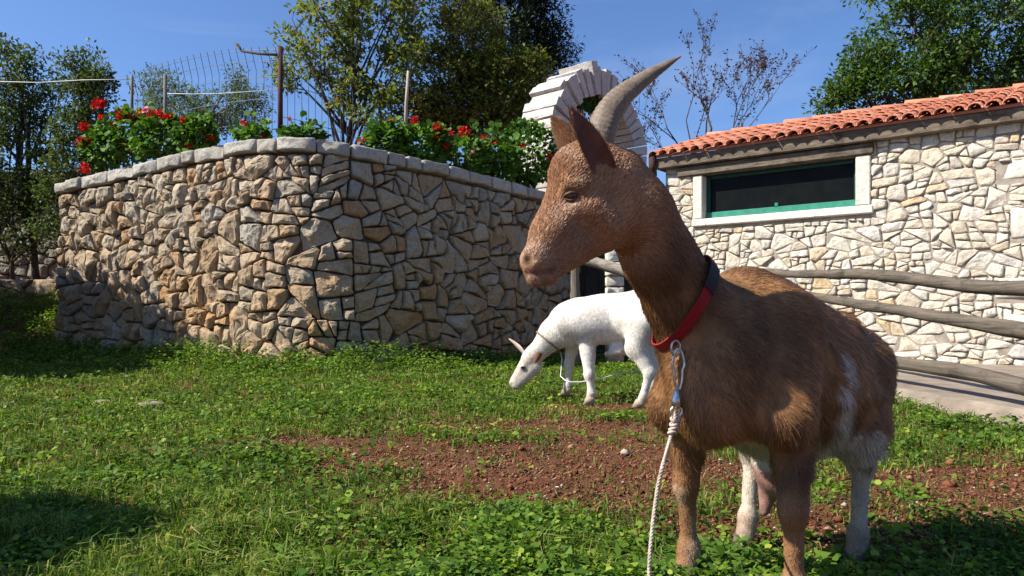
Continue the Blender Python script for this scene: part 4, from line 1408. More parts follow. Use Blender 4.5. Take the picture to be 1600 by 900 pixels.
# flat pale slabs showing through the grass near the wall
rs = random.Random(44)
for (px, py, w_, lab) in ((345, 640, 42, 'long flat pale stone set in the grass'), (235, 636, 26, 'small flat pale stone in the grass left of the long one'), (160, 634, 20, 'smallest flat pale stone in the grass, nearest the shade')):
    d = CH * F / (py - HZ)
    c = W(px, py, d)
    rx = w_ / F * d
    P = [(c.x + rx * math.cos(a_) * rs.uniform(.8, 1.1), c.y + rx * 0.8 * math.sin(a_) * rs.uniform(.7, 1.1)) for a_ in [i * math.pi / 4 for i in range(8)]]
    v_, f_ = stone_shape(P, rs, joint=0.01, proud=0.02, back=0.05, rough=0.01, seg=0.06, chip=0.1)
    zg = float(gz(c.x, c.y))
    o = mesh_np('flat_stone', [(p_[0], p_[1], zg + 0.018 + p_[2]) for p_ in v_], f_, M['slab'], None, True, origin=(c.x, c.y, zg))
    tag(o, lab, 'stone', 'flat stones in the grass')
for i, (px, py, lab) in enumerate(((197, 602, 'white daisy flower beside the shade of the wall'), (870, 792, 'tiny white flower below the red soil'),)):
    d = CH * F / (py - HZ)
    c = W(px, py, d); c.z = float(gz(c.x, c.y)) + 0.07
    n = 12
    a = np.arange(n) * 6.28 / n
    dv = np.stack([np.cos(a), np.sin(a), 0.25 + 0 * a], 1)
    r_ = 0.022 if i == 0 else 0.008
    V_, F_ = leaf_geo(np.repeat([list(c)], n, 0), dv, np.tile([0, 0, 1.], (n, 1)), r_, r_ * 0.5)
    root = empty('daisy', (c.x, c.y, c.z - .07), lab, 'flower')
    mesh_np('petals', V_, [F_], M['daisy'], root)['kind'] = 'stuff'
    MB().tube([c, Vector((c.x + .005, c.y, c.z - .07))], 0.002, 4).build('stem', M['weed'], root)

# ------------------------------------------------------------------ animals: one skin from a blended field
class Field:
    def __init__(self, lo, hi, h):
        self.lo = np.array(lo, float); self.h = h
        self.n = np.ceil((np.array(hi) - self.lo) / h).astype(int) + 1
        self.f = np.full(self.n, 0.25)
    def block(self, lo, hi):
        i0 = np.maximum(0, np.floor((lo - self.lo) / self.h).astype(int)); i1 = np.minimum(self.n, np.ceil((hi - self.lo) / self.h).astype(int) + 1)
        ax = [self.lo[k] + self.h * np.arange(i0[k], i1[k]) for k in range(3)]
        X, Y, Z = np.meshgrid(*ax, indexing='ij')
        return tuple(slice(i0[k], i1[k]) for k in range(3)), np.stack([X, Y, Z], -1)
    def merge(self, sl, d, k):
        a = self.f[sl]
        h = np.clip(0.5 + 0.5 * (a - d) / k, 0, 1)
        self.f[sl] = a * (1 - h) + d * h - k * h * (1 - h)
    def cone(self, a, b, ra, rb, k=0.03, flat=None):
        """tapered limb; flat=(axis, factor) squeezes the section along an axis"""
        a = np.array(a, float); b = np.array(b, float)
        m = max(ra, rb) * 1.3 + k + 0.02
        sl, P = self.block(np.minimum(a, b) - m, np.maximum(a, b) + m)
        ab = b - a
        t = np.clip(((P - a) @ ab) / (ab @ ab + 1e-12), 0, 1)
        q = P - (a + t[..., None] * ab)
        if flat is not None:
            ax = np.array(flat[0], float); ax /= np.linalg.norm(ax)
            c = (q @ ax)[..., None]
            q = q + ax * c * (1 / flat[1] - 1)
        d = np.linalg.norm(q, axis=-1) - (ra + t * (rb - ra))
        self.merge(sl, d, k)
    def ell(self, c, r, axes, k=0.04):
        c = np.array(c, float); r = np.array(r, float)
        R = np.array([list(Vector(a).normalized()) for a in axes])
        ext = np.sqrt(((R * r[:, None]) ** 2).sum(0)) + k + 0.02
        sl, P = self.block(c - ext, c + ext)
        q = (P - c) @ R.T
        k0 = np.linalg.norm(q / r, axis=-1); k1 = np.linalg.norm(q / r ** 2, axis=-1) + 1e-9
        self.merge(sl, k0 * (k0 - 1) / k1, k)
    def dent(self, c, r, k=0.01):
        c = np.array(c, float)
        sl, P = self.block(c - r - 0.03, c + r + 0.03)
        d = r - np.linalg.norm(P - c, axis=-1)
        a = self.f[sl]
        h = np.clip(0.5 - 0.5 * (a - d) / k, 0, 1)
        self.f[sl] = a * (1 - h) + d * h + k * h * (1 - h)
    def hit(self, px, py, d0=1.1, d1=2.2):
        dd = np.arange(d0, d1, 0.0015)
        P = np.stack([(px - 800.0) / F * dd, dd, CH + (HZ - py) / F * dd], 1)
        q = (P - self.lo) / self.h
        i = np.clip(np.floor(q).astype(int), 0, np.array(self.n) - 2); u = q - i
        v = 0
        for a in (0, 1):
            for b in (0, 1):
                for c in (0, 1):
                    v = v + self.f[i[:, 0] + a, i[:, 1] + b, i[:, 2] + c] * np.abs(1 - a - u[:, 0]) * np.abs(1 - b - u[:, 1]) * np.abs(1 - c - u[:, 2])
        k = np.argmax(v < 0)
        return float(dd[k]) if v[k] < 0 else None
    def surface(self):
        f = self.f; s = f < 0
        nx, ny, nz = f.shape
        acc = np.zeros((nx - 1, ny - 1, nz - 1, 3)); cnt = np.zeros((nx - 1, ny - 1, nz - 1))
        for ax in range(3):
            for (u, v) in ((0, 0), (0, 1), (1, 0), (1, 1)):
                o = [0, 0, 0]; oth = [k for k in range(3) if k != ax]
                o[oth[0]] = u; o[oth[1]] = v
                e = list(o); e[ax] = 1
                A = f[o[0]:o[0] + nx - 1, o[1]:o[1] + ny - 1, o[2]:o[2] + nz - 1]
                B = f[e[0]:e[0] + nx - 1, e[1]:e[1] + ny - 1, e[2]:e[2] + nz - 1]
                c = (A < 0) != (B < 0)
                t = np.where(c, A / np.where(c, A - B, 1), 0)
                for k in range(3):
                    acc[..., k] += np.where(c, o[k] + (t if k == ax else 0), 0)
                cnt += c
        cells = cnt > 0
        vid = np.full(cells.shape, -1, dtype=np.int64)
        vid[cells] = np.arange(cells.sum())
        I = np.argwhere(cells)
        V = (I + acc[cells] / cnt[cells][:, None]) * self.h + self.lo
        quads = []
        for ax in range(3):
            A = s; sl0 = [slice(None)] * 3; sl1 = [slice(None)] * 3
            sl0[ax] = slice(0, -1); sl1[ax] = slice(1, None)
            c = A[tuple(sl0)] != A[tuple(sl1)]
            inside0 = A[tuple(sl0)]
            E = np.argwhere(c)
            fl = inside0[c]
            o1, o2 = [k for k in range(3) if k != ax]
            ok = (E[:, o1] > 0) & (E[:, o2] > 0) & (E[:, o1] < f.shape[o1] - 1) & (E[:, o2] < f.shape[o2] - 1)
            E = E[ok]; fl = fl[ok]
            def vv(da, db):
                q = E.copy(); q[:, o1] -= da; q[:, o2] -= db
                return vid[q[:, 0], q[:, 1], q[:, 2]]
            q = np.stack([vv(1, 1), vv(0, 1), vv(0, 0), vv(1, 0)], 1)
            flip = fl if ax != 1 else ~fl
            q[~flip] = q[~flip][:, ::-1]
            quads.append(q)
        return V, np.concatenate(quads)

def relax(V, Q, it=4, lam=0.5):
    n = len(V)
    e = np.concatenate([Q[:, [0, 1]], Q[:, [1, 2]], Q[:, [2, 3]], Q[:, [3, 0]]])
    e = np.concatenate([e, e[:, ::-1]])
    deg = np.bincount(e[:, 0], minlength=n)[:, None]
    for i in range(it):
        for l in (lam, -lam * 1.03):
            s = np.stack([np.bincount(e[:, 0], V[e[:, 1], k], minlength=n) for k in range(3)], 1) / np.maximum(deg, 1)
            V = V + l * (s - V)
    return V

def normals(V, Q):
    fn = np.cross(V[Q[:, 2]] - V[Q[:, 0]], V[Q[:, 3]] - V[Q[:, 1]])
    N = np.zeros_like(V)
    for k in range(4):
        for c in range(3):
            N[:, c] += np.bincount(Q[:, k], fn[:, c], minlength=len(V))
    return N / (np.linalg.norm(N, axis=1, keepdims=True) + 1e-12)

def coat_mats(name, rough=0.36):
    t = NT(name + ' skin')
    a = t.n('ShaderNodeAttribute', attribute_name='tint')
    v = t.coord('Position')
    st = t.noise(v, 45, 5, 0.7)
    c = t.mix(1.0, a.outputs['Color'], t.ramp(st, [(0.3, 0.62), (0.7, 1.12)]), 'MULTIPLY')
    t.principled(c, 0.75, t.bump(t.noise(v, 160, 4, 0.7), 0.5, 0.006), 0.2)
    h = NT(name + ' hair')
    a = h.n('ShaderNodeAttribute', attribute_name='tint')
    hi = h.n('ShaderNodeHairInfo')
    c = h.mix(1.0, a.outputs['Color'], h.ramp(hi.outputs['Random'], [(0, 0.45), (0.5, 0.92), (0.85, 1.25), (1, 1.65)]), 'MULTIPLY')
    p = h.principled(c, rough, None, 0.45)
    return t.m, h.m

def add_coat(parent, V, Q, N, n_hair, col_fn, flow_fn, len_fn, r0, mat_, seed, npt=5, boost=None, name='coat'):
    rg = np.random.default_rng(seed)
    tri = np.concatenate([Q[:, [0, 1, 2]], Q[:, [0, 2, 3]]])
    ar = np.linalg.norm(np.cross(V[tri[:, 1]] - V[tri[:, 0]], V[tri[:, 2]] - V[tri[:, 0]]), axis=1)
    if boost is not None: ar = ar * boost(V[tri[:, 0]])
    ti = rg.choice(len(tri), n_hair, p=ar / ar.sum())
    a, b = rg.random(n_hair), rg.random(n_hair)
    fl = a + b > 1; a[fl] = 1 - a[fl]; b[fl] = 1 - b[fl]
    T = tri[ti]
    w0 = (1 - a - b)[:, None]; w1 = a[:, None]; w2 = b[:, None]
    P = V[T[:, 0]] * w0 + V[T[:, 1]] * w1 + V[T[:, 2]] * w2
    Nn = unit(N[T[:, 0]] * w0 + N[T[:, 1]] * w1 + N[T[:, 2]] * w2)
    Ln = len_fn(P, Nn) * rg.uniform(0.55, 1.3, n_hair)
    k = Ln > 0.0015
    P, Nn, Ln = P[k], Nn[k], Ln[k]
    n = len(P)
    fl = flow_fn(P, Nn)
    # locks: neighbouring hairs lean the same way
    wob = np.stack([vnoise(P[:, 0] * 38, P[:, 1] * 38, P[:, 2] * 38, seed=s_) - 0.5 for s_ in (1, 2, 3)], 1)
    fl = unit(fl) + wob * (0.9 * np.clip((Ln - 0.006) / 0.02, 0.1, 1))[:, None] + rg.normal(0, 0.13, (n, 3))
    fl = unit(fl - Nn * (fl * Nn).sum(1, keepdims=True))
    short = sstep(0.020, 0.012, Ln)
    lift = (rg.uniform(0.06, 0.30, n) * (1 - short) + rg.uniform(0.16, 0.34, n) * short)[:, None]
    d0 = unit(fl + Nn * lift)
    pts = np.zeros((n, npt, 3))
    p = P - Nn * (0.002 - 0.0017 * short)[:, None]
    grav = (1 - short)[:, None] * np.array([0, 0, -0.08])
    d = d0
    for i in range(npt):
        pts[:, i] = p
        p = p + d * (Ln / (npt - 1))[:, None]
        d = unit(d - Nn * 0.10 * lift * (1 - short)[:, None] + grav)
    cu = bpy.data.hair_curves.new('coat')
    cu.add_curves([npt] * n)
    base = root_loc(parent)
    cu.attributes['position'].data.foreach_set('vector', (pts - np.array(base)).astype(np.float32).ravel())
    rad = np.linspace(1, 0.25, npt)[None] * np.broadcast_to(r0, (n,))[:, None]
    ra = cu.attributes.get('radius') or cu.attributes.new('radius', 'FLOAT', 'POINT')
    ra.data.foreach_set('value', rad.astype(np.float32).ravel())
    ca = cu.attributes.new('tint', 'FLOAT_COLOR', 'CURVE')
    C = col_fn(P, Nn)
    ca.data.foreach_set('color', np.concatenate([C, np.ones((n, 1))], 1).astype(np.float32).ravel())
    cu.materials.append(mat_)
    o = bpy.data.objects.new(name, cu)
    COL.objects.link(o)
    o.parent = parent
    return o

def set_tint(o, C):
    at = o.data.attributes.new('tint', 'FLOAT_COLOR', 'POINT')
    at.data.foreach_set('color', np.concatenate([C, np.ones((len(C), 1))], 1).astype(np.float32).ravel())

def lerp3(a, b, t): return np.asarray(a) * (1 - t[:, None]) + np.asarray(b) * t[:, None]

def ear_mesh(base, tip, side, inward, wid, cup, mat_out, mat_in, parent, coat=None):
    """a cupped leaf shaped ear from base to tip; side = width direction, inward = the hollow side"""
    base = Vector(base); tip = Vector(tip); ax = tip - base
    side = Vector(side); side = (side - ax.normalized() * side.dot(ax.normalized())).normalized()
    inn = ax.normalized().cross(side)
    if inn.dot(Vector(inward)) < 0: inn = -inn
    nu, nv = 16, 9
    def sheet(off, scale):
        vs = []
        for i in range(nu + 1):
            u = i / nu
            wd = wid * scale * (math.sin(math.pi * (0.06 + 0.94 * u) ** 0.85) ** 0.66) * (1 - 0.12 * u) + 0.002
            for j in range(nv):
                v_ = -1 + 2 * j / (nv - 1)
                p = base + ax * u + side * (v_ * wd) + inn * (cup * wd * (abs(v_) ** 2.0) * (0.55 + 0.5 * math.sin(math.pi * u)) + off * (1 - abs(v_) ** 6) ) - inn * (0.10 * ax.length * u * u)
                vs.append(p)
        fs = []
        for i in range(nu):
            for j in range(nv - 1):
                a = i * nv + j
                fs.append((a, a + 1, a + nv + 1, a + nv))
        return vs, fs
    vs, fs = sheet(-0.004, 1.0)
    o = MB().add(vs, fs).build('ear', mat_out, parent, True)
    vs2, fs2 = sheet(0.0035, 0.90)
    MB().add(vs2, [f[::-1] for f in fs2]).build('inner_ear', mat_in, o, True)
    if coat is not None:
        V_ = np.array([list(p) for p in vs]); Q_ = np.array(fs)
        N_ = normals(V_, Q_)
        if (N_ @ np.array(inn)).mean() > 0: N_ = -N_; 
        axn = np.array(ax.normalized())
        add_coat(o, V_, Q_, N_, 2600, lambda P, N: np.array(coat[0]) * (0.75 + 0.5 * vnoise(P[:, 0] * 60, P[:, 1] * 60, P[:, 2] * 60))[:, None], lambda P, N: np.tile(axn, (len(P), 1)), lambda P, N: np.full(len(P), coat[2]), coat[3], coat[1], 12, 4, name='ear_hair')
    return o

# ================================================================== the brown goat
FC = np.array([0.48, 1.566]); AB = np.array([0.6607, 0.7507]); AL = np.array([0.7507, -0.6607])
AB3 = (AB[0], AB[1], 0); AL3 = (AL[0], AL[1], 0); UP3 = (0, 0, 1)
def G(s, l, z): return (FC[0] + AB[0] * s + AL[0] * l, FC[1] + AB[1] * s + AL[1] * l, z)
def H(px, py, d): return W(px, py, d - 0.06)     # the head is carried a little towards the viewer
def Winv(P):
    return 800 + F * P[:, 0] / P[:, 1], HZ - F * (P[:, 2] - CH) / P[:, 1]

fd = Field((-0.12, 0.95, -0.08), (1.35, 2.35, 1.12), 0.0075)
# trunk
fd.ell(G(0.10, 0, 0.530), (0.24, 0.130, 0.170), (AB3, AL3, UP3), 0.05)
fd.ell(G(0.285, 0.0, 0.462), (0.260, 0.180, 0.192), (AB3, AL3, UP3), 0.06)
fd.ell(G(0.49, 0, 0.447), (0.150, 0.125, 0.150), (AB3, AL3, UP3), 0.06)
fd.cone(G(0.03, 0, 0.645), G(0.44, 0, 0.515), 0.070, 0.080, 0.06)
fd.ell(G(-0.09, 0, 0.50), (0.11, 0.105, 0.135), (AB3, AL3, UP3), 0.06)
fd.ell(G(-0.13, 0, 0.435), (0.06, 0.055, 0.075), (AB3, AL3, UP3), 0.05)
for sg in (1, -1):
    fd.cone(G(0.05, sg * 0.085, 0.60), G(-0.05, sg * 0.115, 0.42), 0.07, 0.062, 0.05)
for sg in (1, -1):
    fd.ell(G(-0.055, sg * 0.100, 0.485), (0.05, 0.042, 0.06), (AB3, AL3, UP3), 0.02)
    fd.ell(G(0.40, sg * 0.090, 0.590), (0.035, 0.03, 0.03), (AB3, AL3, UP3), 0.03)
    for k in range(5):
        fd.cone(G(0.13 + k * 0.045, sg * 0.125, 0.57 - 0.01 * k), G(0.17 + k * 0.045, sg * (0.168 + 0.004 * k), 0.43), 0.012, 0.014, 0.018)
# fore legs: elbow, knee, fetlock, hoof
def foreleg(sg, fs_, fl_, z0):
    el = G(0.0, sg * 0.115, 0.38); kn = G(fs_ * 0.9 - 0.005, fl_, z0 + 0.235); fe = G(fs_ + 0.004, fl_, z0 + 0.085)
    ho = G(fs_ - 0.020, fl_, z0 + 0.022)
    fd.cone(el, kn, 0.048, 0.026, 0.030)
    fd.ell((kn[0] - 0.004, kn[1] - 0.006, kn[2]), (0.028, 0.026, 0.040), (AB3, AL3, UP3), 0.015)
    fd.cone(kn, fe, 0.0215, 0.017, 0.015)
    fd.ell(fe, (0.026, 0.024, 0.026), (AB3, AL3, UP3), 0.015)
    fd.cone(fe, ho, 0.021, 0.026, 0.015)
    return ho
hoofs = [foreleg(-1, 0.032, -0.133, 0.0), foreleg(1, -0.0325, 0.131, 0.0)]
# hind legs: thigh, stifle, hock, fetlock
def hindleg(sg, fs_, fl_, z0):
    hip = G(0.47, sg * 0.075, 0.47); st = G(0.38, sg * 0.125, 0.35); hk = G(fs_ + 0.055, fl_, z0 + 0.26); fe = G(fs_ + 0.025, fl_, z0 + 0.085)
    ho = G(fs_, fl_, z0 + 0.022)
    fd.cone(hip, st, 0.105, 0.072, 0.05)
    fd.cone(hip, G(0.53, sg * 0.10, 0.35), 0.10, 0.06, 0.05)
    fd.cone(st, hk, 0.060, 0.029, 0.045)
    fd.cone(G(0.53, sg * 0.10, 0.37), hk, 0.048, 0.027, 0.03)
    fd.ell(hk, (0.034, 0.024, 0.042), (AB3, AL3, UP3), 0.015)
    fd.cone(hk, fe, 0.023, 0.018, 0.015)
    fd.ell(fe, (0.027, 0.025, 0.028), (AB3, AL3, UP3), 0.015)
    fd.cone(fe, ho, 0.022, 0.027, 0.015)
    return ho
hoofs += [hindleg(1, 0.480, 0.095, -0.03), hindleg(-1, 0.425, -0.174, -0.023)]
# udder
fd.ell(G(0.36, -0.05, 0.255), (0.075, 0.070, 0.10), (AB3, AL3, UP3), 0.03)
fd.cone(G(0.35, -0.02, 0.18), G(0.345, -0.018, 0.115), 0.030, 0.013, 0.02)
fd.cone(G(0.37, -0.08, 0.18), G(0.36, -0.09, 0.11), 0.030, 0.013, 0.02)
# tail
fd.cone(G(0.61, 0, 0.53), G(0.67, 0.01, 0.48), 0.025, 0.016, 0.02)
# neck
nk = [(W(1094, 508, 1.54), 0.100), (W(1066, 462, 1.49), 0.070), (W(1028, 400, 1.445), 0.060), (W(996, 335, 1.41), 0.058), (W(962, 285, 1.387), 0.053)]
for (a, ra), (b, rb) in zip(nk[:-1], nk[1:]):
    fd.cone(a, b, ra, rb, 0.045)
fd.cone(W(978, 258, 1.40), W(1056, 395, 1.48), 0.018, 0.028, 0.04)
# head
HD = Vector((-0.93, -0.22, 0)).normalized(); HS = Vector((HD.y, -HD.x, 0))
HSv = (HS.x, HS.y, 0)
fd.ell(H(925, 268, 1.435), (0.060, 0.050, 0.058), ((-0.6, -0.15, -0.75), HSv, (0.75, 0.2, -0.6)), 0.03)
fd.ell(H(898, 268, 1.425), (0.040, 0.050, 0.045), ((-0.6, -0.15, -0.75), HSv, (0.75, 0.2, -0.6)), 0.025)
fd.ell(H(938, 332, 1.43), (0.062, 0.046, 0.062), ((-0.6, -0.15, -0.75), HSv, (0.75, 0.2, -0.6)), 0.03)
fd.cone(H(897, 305, 1.42), H(862, 368, 1.40), 0.050, 0.037, 0.03, (HSv, 0.9))
fd.cone(H(866, 366, 1.40), H(838, 406, 1.383), 0.037, 0.027, 0.02)
fd.cone(H(932, 362, 1.43), H(858, 420, 1.392), 0.040, 0.021, 0.025)
fd.ell(H(836, 410, 1.382), (0.024, 0.026, 0.025), ((-0.6, -0.15, -0.75), HSv, (0.75, 0.2, -0.6)), 0.012)
fd.cone(H(852, 427, 1.388), H(836, 434, 1.383), 0.020, 0.016, 0.014)
# brow ridge, cheek bone, nostril rim, then eye socket, nostril and mouth line cut in
def onf(px, py, off): return W(px, py, (fd.hit(px, py) or 1.37) + off)
fd.cone(onf(884, 292, 0.006), onf(908, 291, 0.006), 0.012, 0.012, 0.010)
fd.cone(onf(900, 326, 0.010), onf(866, 362, 0.010), 0.014, 0.010, 0.014)
fd.cone(onf(925, 330, 0.014), onf(948, 352, 0.014), 0.024, 0.022, 0.02)
fd.cone(H(866, 272, 1.46), H(878, 266, 1.46), 0.013, 0.012, 0.012)
fd.cone(onf(826, 396, 0.004), onf(822, 404, 0.004), 0.008, 0.008, 0.008)
fd.dent(onf(892, 308, -0.004), 0.012, 0.008)
NOSE = onf(822, 407, 0.0); MOUTH = []
fd.dent(onf(823, 408, -0.002), 0.0085, 0.004)
fd.dent(onf(828, 404, -0.002), 0.0060, 0.004)
for i in range(13):
    t_ = i / 12
    p_ = onf(818 + 46 * t_, 427 - 6 * t_ + 2 * math.sin(t_ * 3.1), -0.001)
    MOUTH.append(np.array(p_))
for p_ in MOUTH: fd.dent(p_, 0.0042, 0.004)
BV, BQ = fd.surface()
BV = relax(BV, BQ, 5)
BN = normals(BV, BQ)
if ((BN * (BV - np.array(G(0.3, 0, 0.45)))).sum(1)[np.linalg.norm(BV - np.array(G(0.3, 0, .45)), axis=1) < 0.3]).mean() < 0:
    BQ = BQ[:, ::-1]; BN = -BN
bvh = BVHTree.FromPolygons([Vector(v) for v in BV], [tuple(q) for q in BQ])
def hit(px, py):
    o = Vector((0, 0, CH)); d = (W(px, py, 1.0) - o).normalized()
    loc, nor, idx, dist = bvh.ray_cast(o, d)
    return loc, nor

goat = empty('brown_goat', (0.6, 1.73, 0.0), 'brown horned goat with red collar standing in front and looking left', 'goat')
# white marks placed on the flank
marks = []
for px, py, r in ((1322, 560, .015), (1326, 590, .018), (1325, 620, .024), (1318, 650, .032), (1310, 680, .04), (1312, 705, .045), (1345, 705, .03), (1368, 690, .02)):
    h_ = hit(px, py)[0]
    if h_ is not None: marks.append((np.array(h_), r))
head_c = np.array(H(900, 330, 1.42))
def goat_sl(P):
    q = P[:, :2] - FC
    return q @ AB, q @ AL
def brown(P, N):
    s_, l_ = goat_sl(P)
    z = P[:, 2]
    n1 = vnoise(P[:, 0] * 9, P[:, 1] * 9, P[:, 2] * 9, seed=3)
    n2 = vnoise(P[:, 0] * 30, P[:, 1] * 30, P[:, 2] * 12, seed=8)
    C = lerp3((0.165, 0.078, 0.030), (0.335, 0.170, 0.072), n1)
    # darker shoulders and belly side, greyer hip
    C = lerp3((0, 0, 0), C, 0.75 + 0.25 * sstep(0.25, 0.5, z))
    C = C * (0.70 + 0.60 * n2)[:, None]
    grey = sstep(0.25, 0.55, s_) * sstep(0.4, 0.62, z)
    C = lerp3(C, np.array([0.22, 0.145, 0.090]), grey * 0.55) if False else C * (1 - 0.5 * grey[:, None]) + np.array([0.22, 0.128, 0.068]) * (0.5 * grey)[:, None]
    st_ = vnoise((P[:, 0] - P[:, 1]) * 26, s_ * 7, (z + 0.9 * s_) * 30, seed=14)
    C = C * (0.72 + 0.56 * st_)[:, None]
    neck_shade = sstep(0.50, 0.62, z) * sstep(-0.02, -0.10, s_ - 0.02) * sstep(0.80, 0.70, z)
    C = C * (1 - 0.42 * neck_shade[:, None])  # neck darkened in the coat colour, standing in for the head's shadow
    # face: lighter, tan
    hd = np.linalg.norm(P - head_c, axis=1)
    isf = sstep(0.20, 0.12, hd)
    C = C * (1 - isf[:, None]) + (np.array([0.37, 0.195, 0.095]) * (0.66 + 0.36 * n1 + 0.34 * n2)[:, None]) * isf[:, None]
    noz = np.array(H(832, 412, 1.38))
    mz = sstep(0.10, 0.03, np.linalg.norm(P - noz, axis=1))
    C = C * (1 - 0.7 * mz[:, None]) + np.array([0.33, 0.20, 0.125]) * 0.7 * mz[:, None]
    dk = sstep(0.013, 0.006, np.linalg.norm(P - np.array(NOSE), axis=1))
    for mp_ in MOUTH: dk = np.maximum(dk, 0.6 * sstep(0.007, 0.003, np.linalg.norm(P - mp_, axis=1)))
    C = C * (1 - 0.85 * dk[:, None]) + np.array([0.03, 0.014, 0.010]) * 0.85 * dk[:, None]
    br_ = sstep(0.03, 0.012, np.linalg.norm(P - np.array(H(900, 297, 1.37)), axis=1))
    C = C * (1 - 0.45 * br_[:, None])
    fst = isf * sstep(0.045, 0.02, np.linalg.norm((P - np.array(H(862, 300, 1.40))) * np.array([1.0, 0.6, 0.35]), axis=1))
    C = C * (1 - 0.35 * fst[:, None]) + np.array([0.22, 0.09, 0.04]) * 0.35 * fst[:, None]
    # pale patch under the eye
    ey = np.array(H(890, 316, 1.365))
    me_ = sstep(0.022, 0.008, np.linalg.norm(P - ey, axis=1))
    C = C * (1 - 0.6 * me_[:, None]) + np.array([0.42, 0.28, 0.18]) * 0.6 * me_[:, None]
    # white belly
    wb = np.maximum(sstep(-0.45, -0.8, N[:, 2]) * sstep(0.40, 0.34, z), sstep(0.352, 0.325, z + 0.02 * (n2 - .5)) * np.maximum(sstep(0.09, 0.07, np.abs(l_)), sstep(0.12, 0.15, s_) * sstep(0.40, 0.35, s_))) * sstep(-0.02, 0.03, s_) * sstep(0.56, 0.5, s_) * (z > 0.2)
    C = C * (1 - wb[:, None]) + np.array([0.52, 0.46, 0.37]) * wb[:, None]
    # udder skin
    ud = sstep(0.255, 0.215, z) * sstep(0.25, 0.28, s_) * sstep(0.46, 0.44, s_) * sstep(0.085, 0.07, np.abs(l_ + 0.05))
    C = C * (1 - ud[:, None]) + np.array([0.30, 0.16, 0.13]) * ud[:, None]
    for c_, r_ in marks:
        k_ = sstep(r_ * 1.25, r_ * 0.5, np.linalg.norm((P - c_) * np.array([1, 1, .8]), axis=1) + 0.012 * (n2 - .5))
        C = C * (1 - 0.85 * k_[:, None]) + np.array([0.55, 0.50, 0.43]) * 0.85 * k_[:, None]
    # legs: tan fronts, pale hind shanks
    fl = sstep(0.30, 0.22, z) * (s_ < 0.2)
    C = C * (1 - 0.7 * fl[:, None]) + np.array([0.27, 0.135, 0.060]) * (0.7 * fl)[:, None] * (0.8 + 0.4 * n1)[:, None]
    sp = fl * sstep(0.62, 0.75, vnoise(P[:, 0] * 14, P[:, 1] * 14, P[:, 2] * 14, seed=33)) * 0.6
    C = C * (1 - sp[:, None]) + np.array([0.42, 0.30, 0.19]) * sp[:, None]
    hl_ = sstep(0.30, 0.20, z) * (s_ > 0.30) * ((l_ > 0.05) | (l_ < -0.13))
    pale = hl_ * np.where(l_ < 0, 1.0, 0.75) * (0.45 + 0.55 * sstep(0.06, 0.10, z))
    C = C * (1 - pale[:, None]) + np.array([0.55, 0.47, 0.38]) * pale[:, None]
    return np.clip(C, 0, 1)
skin_m, hair_m = coat_mats('brown goat')
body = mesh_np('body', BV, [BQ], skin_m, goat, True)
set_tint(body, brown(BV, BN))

neck_ax = np.array(nk[-1][0]) - np.array(nk[1][0])
def flow(P, N):
    s_, l_ = goat_sl(P)
    f = np.tile(np.array([AB[0], AB[1], -0.75]), (len(P), 1))
    hd = np.linalg.norm(P - head_c, axis=1)
    pn = np.clip(((P - np.array(nk[1][0])) @ neck_ax) / (neck_ax @ neck_ax), -0.2, 1.2)
    kn = sstep(-0.05, 0.25, pn) * sstep(0.55, 0.66, P[:, 2])
    f = f * (1 - kn[:, None]) + (-neck_ax / np.linalg.norm(neck_ax) + np.array([0.2, 0.1, 0])) * kn[:, None]
    kh = sstep(0.17, 0.12, hd) * sstep(0.02, 0.035, np.linalg.norm(P - np.array(H(846, 440, 1.385)), axis=1))
    f = f * (1 - kh[:, None]) + np.array([0.55, 0.1, 0.75]) * kh[:, None]
    lg = sstep(0.32, 0.26, P[:, 2]) * ((s_ < 0.1) | (s_ > 0.45))
    f = f * (1 - lg[:, None]) + np.array([0.1, 0.1, -1.0]) * lg[:, None]
    return f
def hlen(P, N):
    s_, l_ = goat_sl(P)
    z = P[:, 2]
    L_ = np.full(len(P), 0.027)
    L_ += 0.010 * sstep(0.45, 0.6, z) * sstep(0.0, 0.1, s_)
    L_ = L_ - 0.009 * sstep(0.66, 0.74, z)
    hd = np.linalg.norm(P - head_c, axis=1)
    L_ = np.where(hd < 0.22, 0.0085 + 0.016 * sstep(0.12, 0.22, hd), L_)
    L_ = np.where(np.linalg.norm(P - np.array(H(850, 440, 1.385)), axis=1) < 0.022, 0.010, L_)
    noz = np.linalg.norm(P - np.array(H(826, 408, 1.37)), axis=1)
    L_ = np.where(noz < 0.016, 0.0, np.where(noz < 0.05, 0.0035 + 0.12 * (noz - 0.016), L_))
    ey = np.linalg.norm(P - np.array(H(892, 307, 1.36)), axis=1)
    L_ = np.where(ey < 0.018, 0.0, np.where(ey < 0.035, 0.004, L_))
    lg = z < 0.29
    L_ = np.where(lg, 0.0055, L_)
    L_ = np.where((N[:, 2] < -0.4) & (z > 0.24) & (z < 0.40) & (s_ > 0.08) & (s_ < 0.55), 0.045, L_)
    ud = (z < 0.23) & (s_ > 0.25) & (s_ < 0.46) & (np.abs(l_ + 0.05) < 0.085)
    L_ = np.where(ud, 0.0, L_)
    L_ = np.where(z < 0.03, 0.0, L_)
    return L_
add_coat(goat, BV, BQ, BN, 170000, brown, flow, hlen, 0.00066, hair_m, 5, boost=lambda P: 1 + 3.5 * sstep(0.24, 0.16, np.linalg.norm(P - head_c, axis=1)))

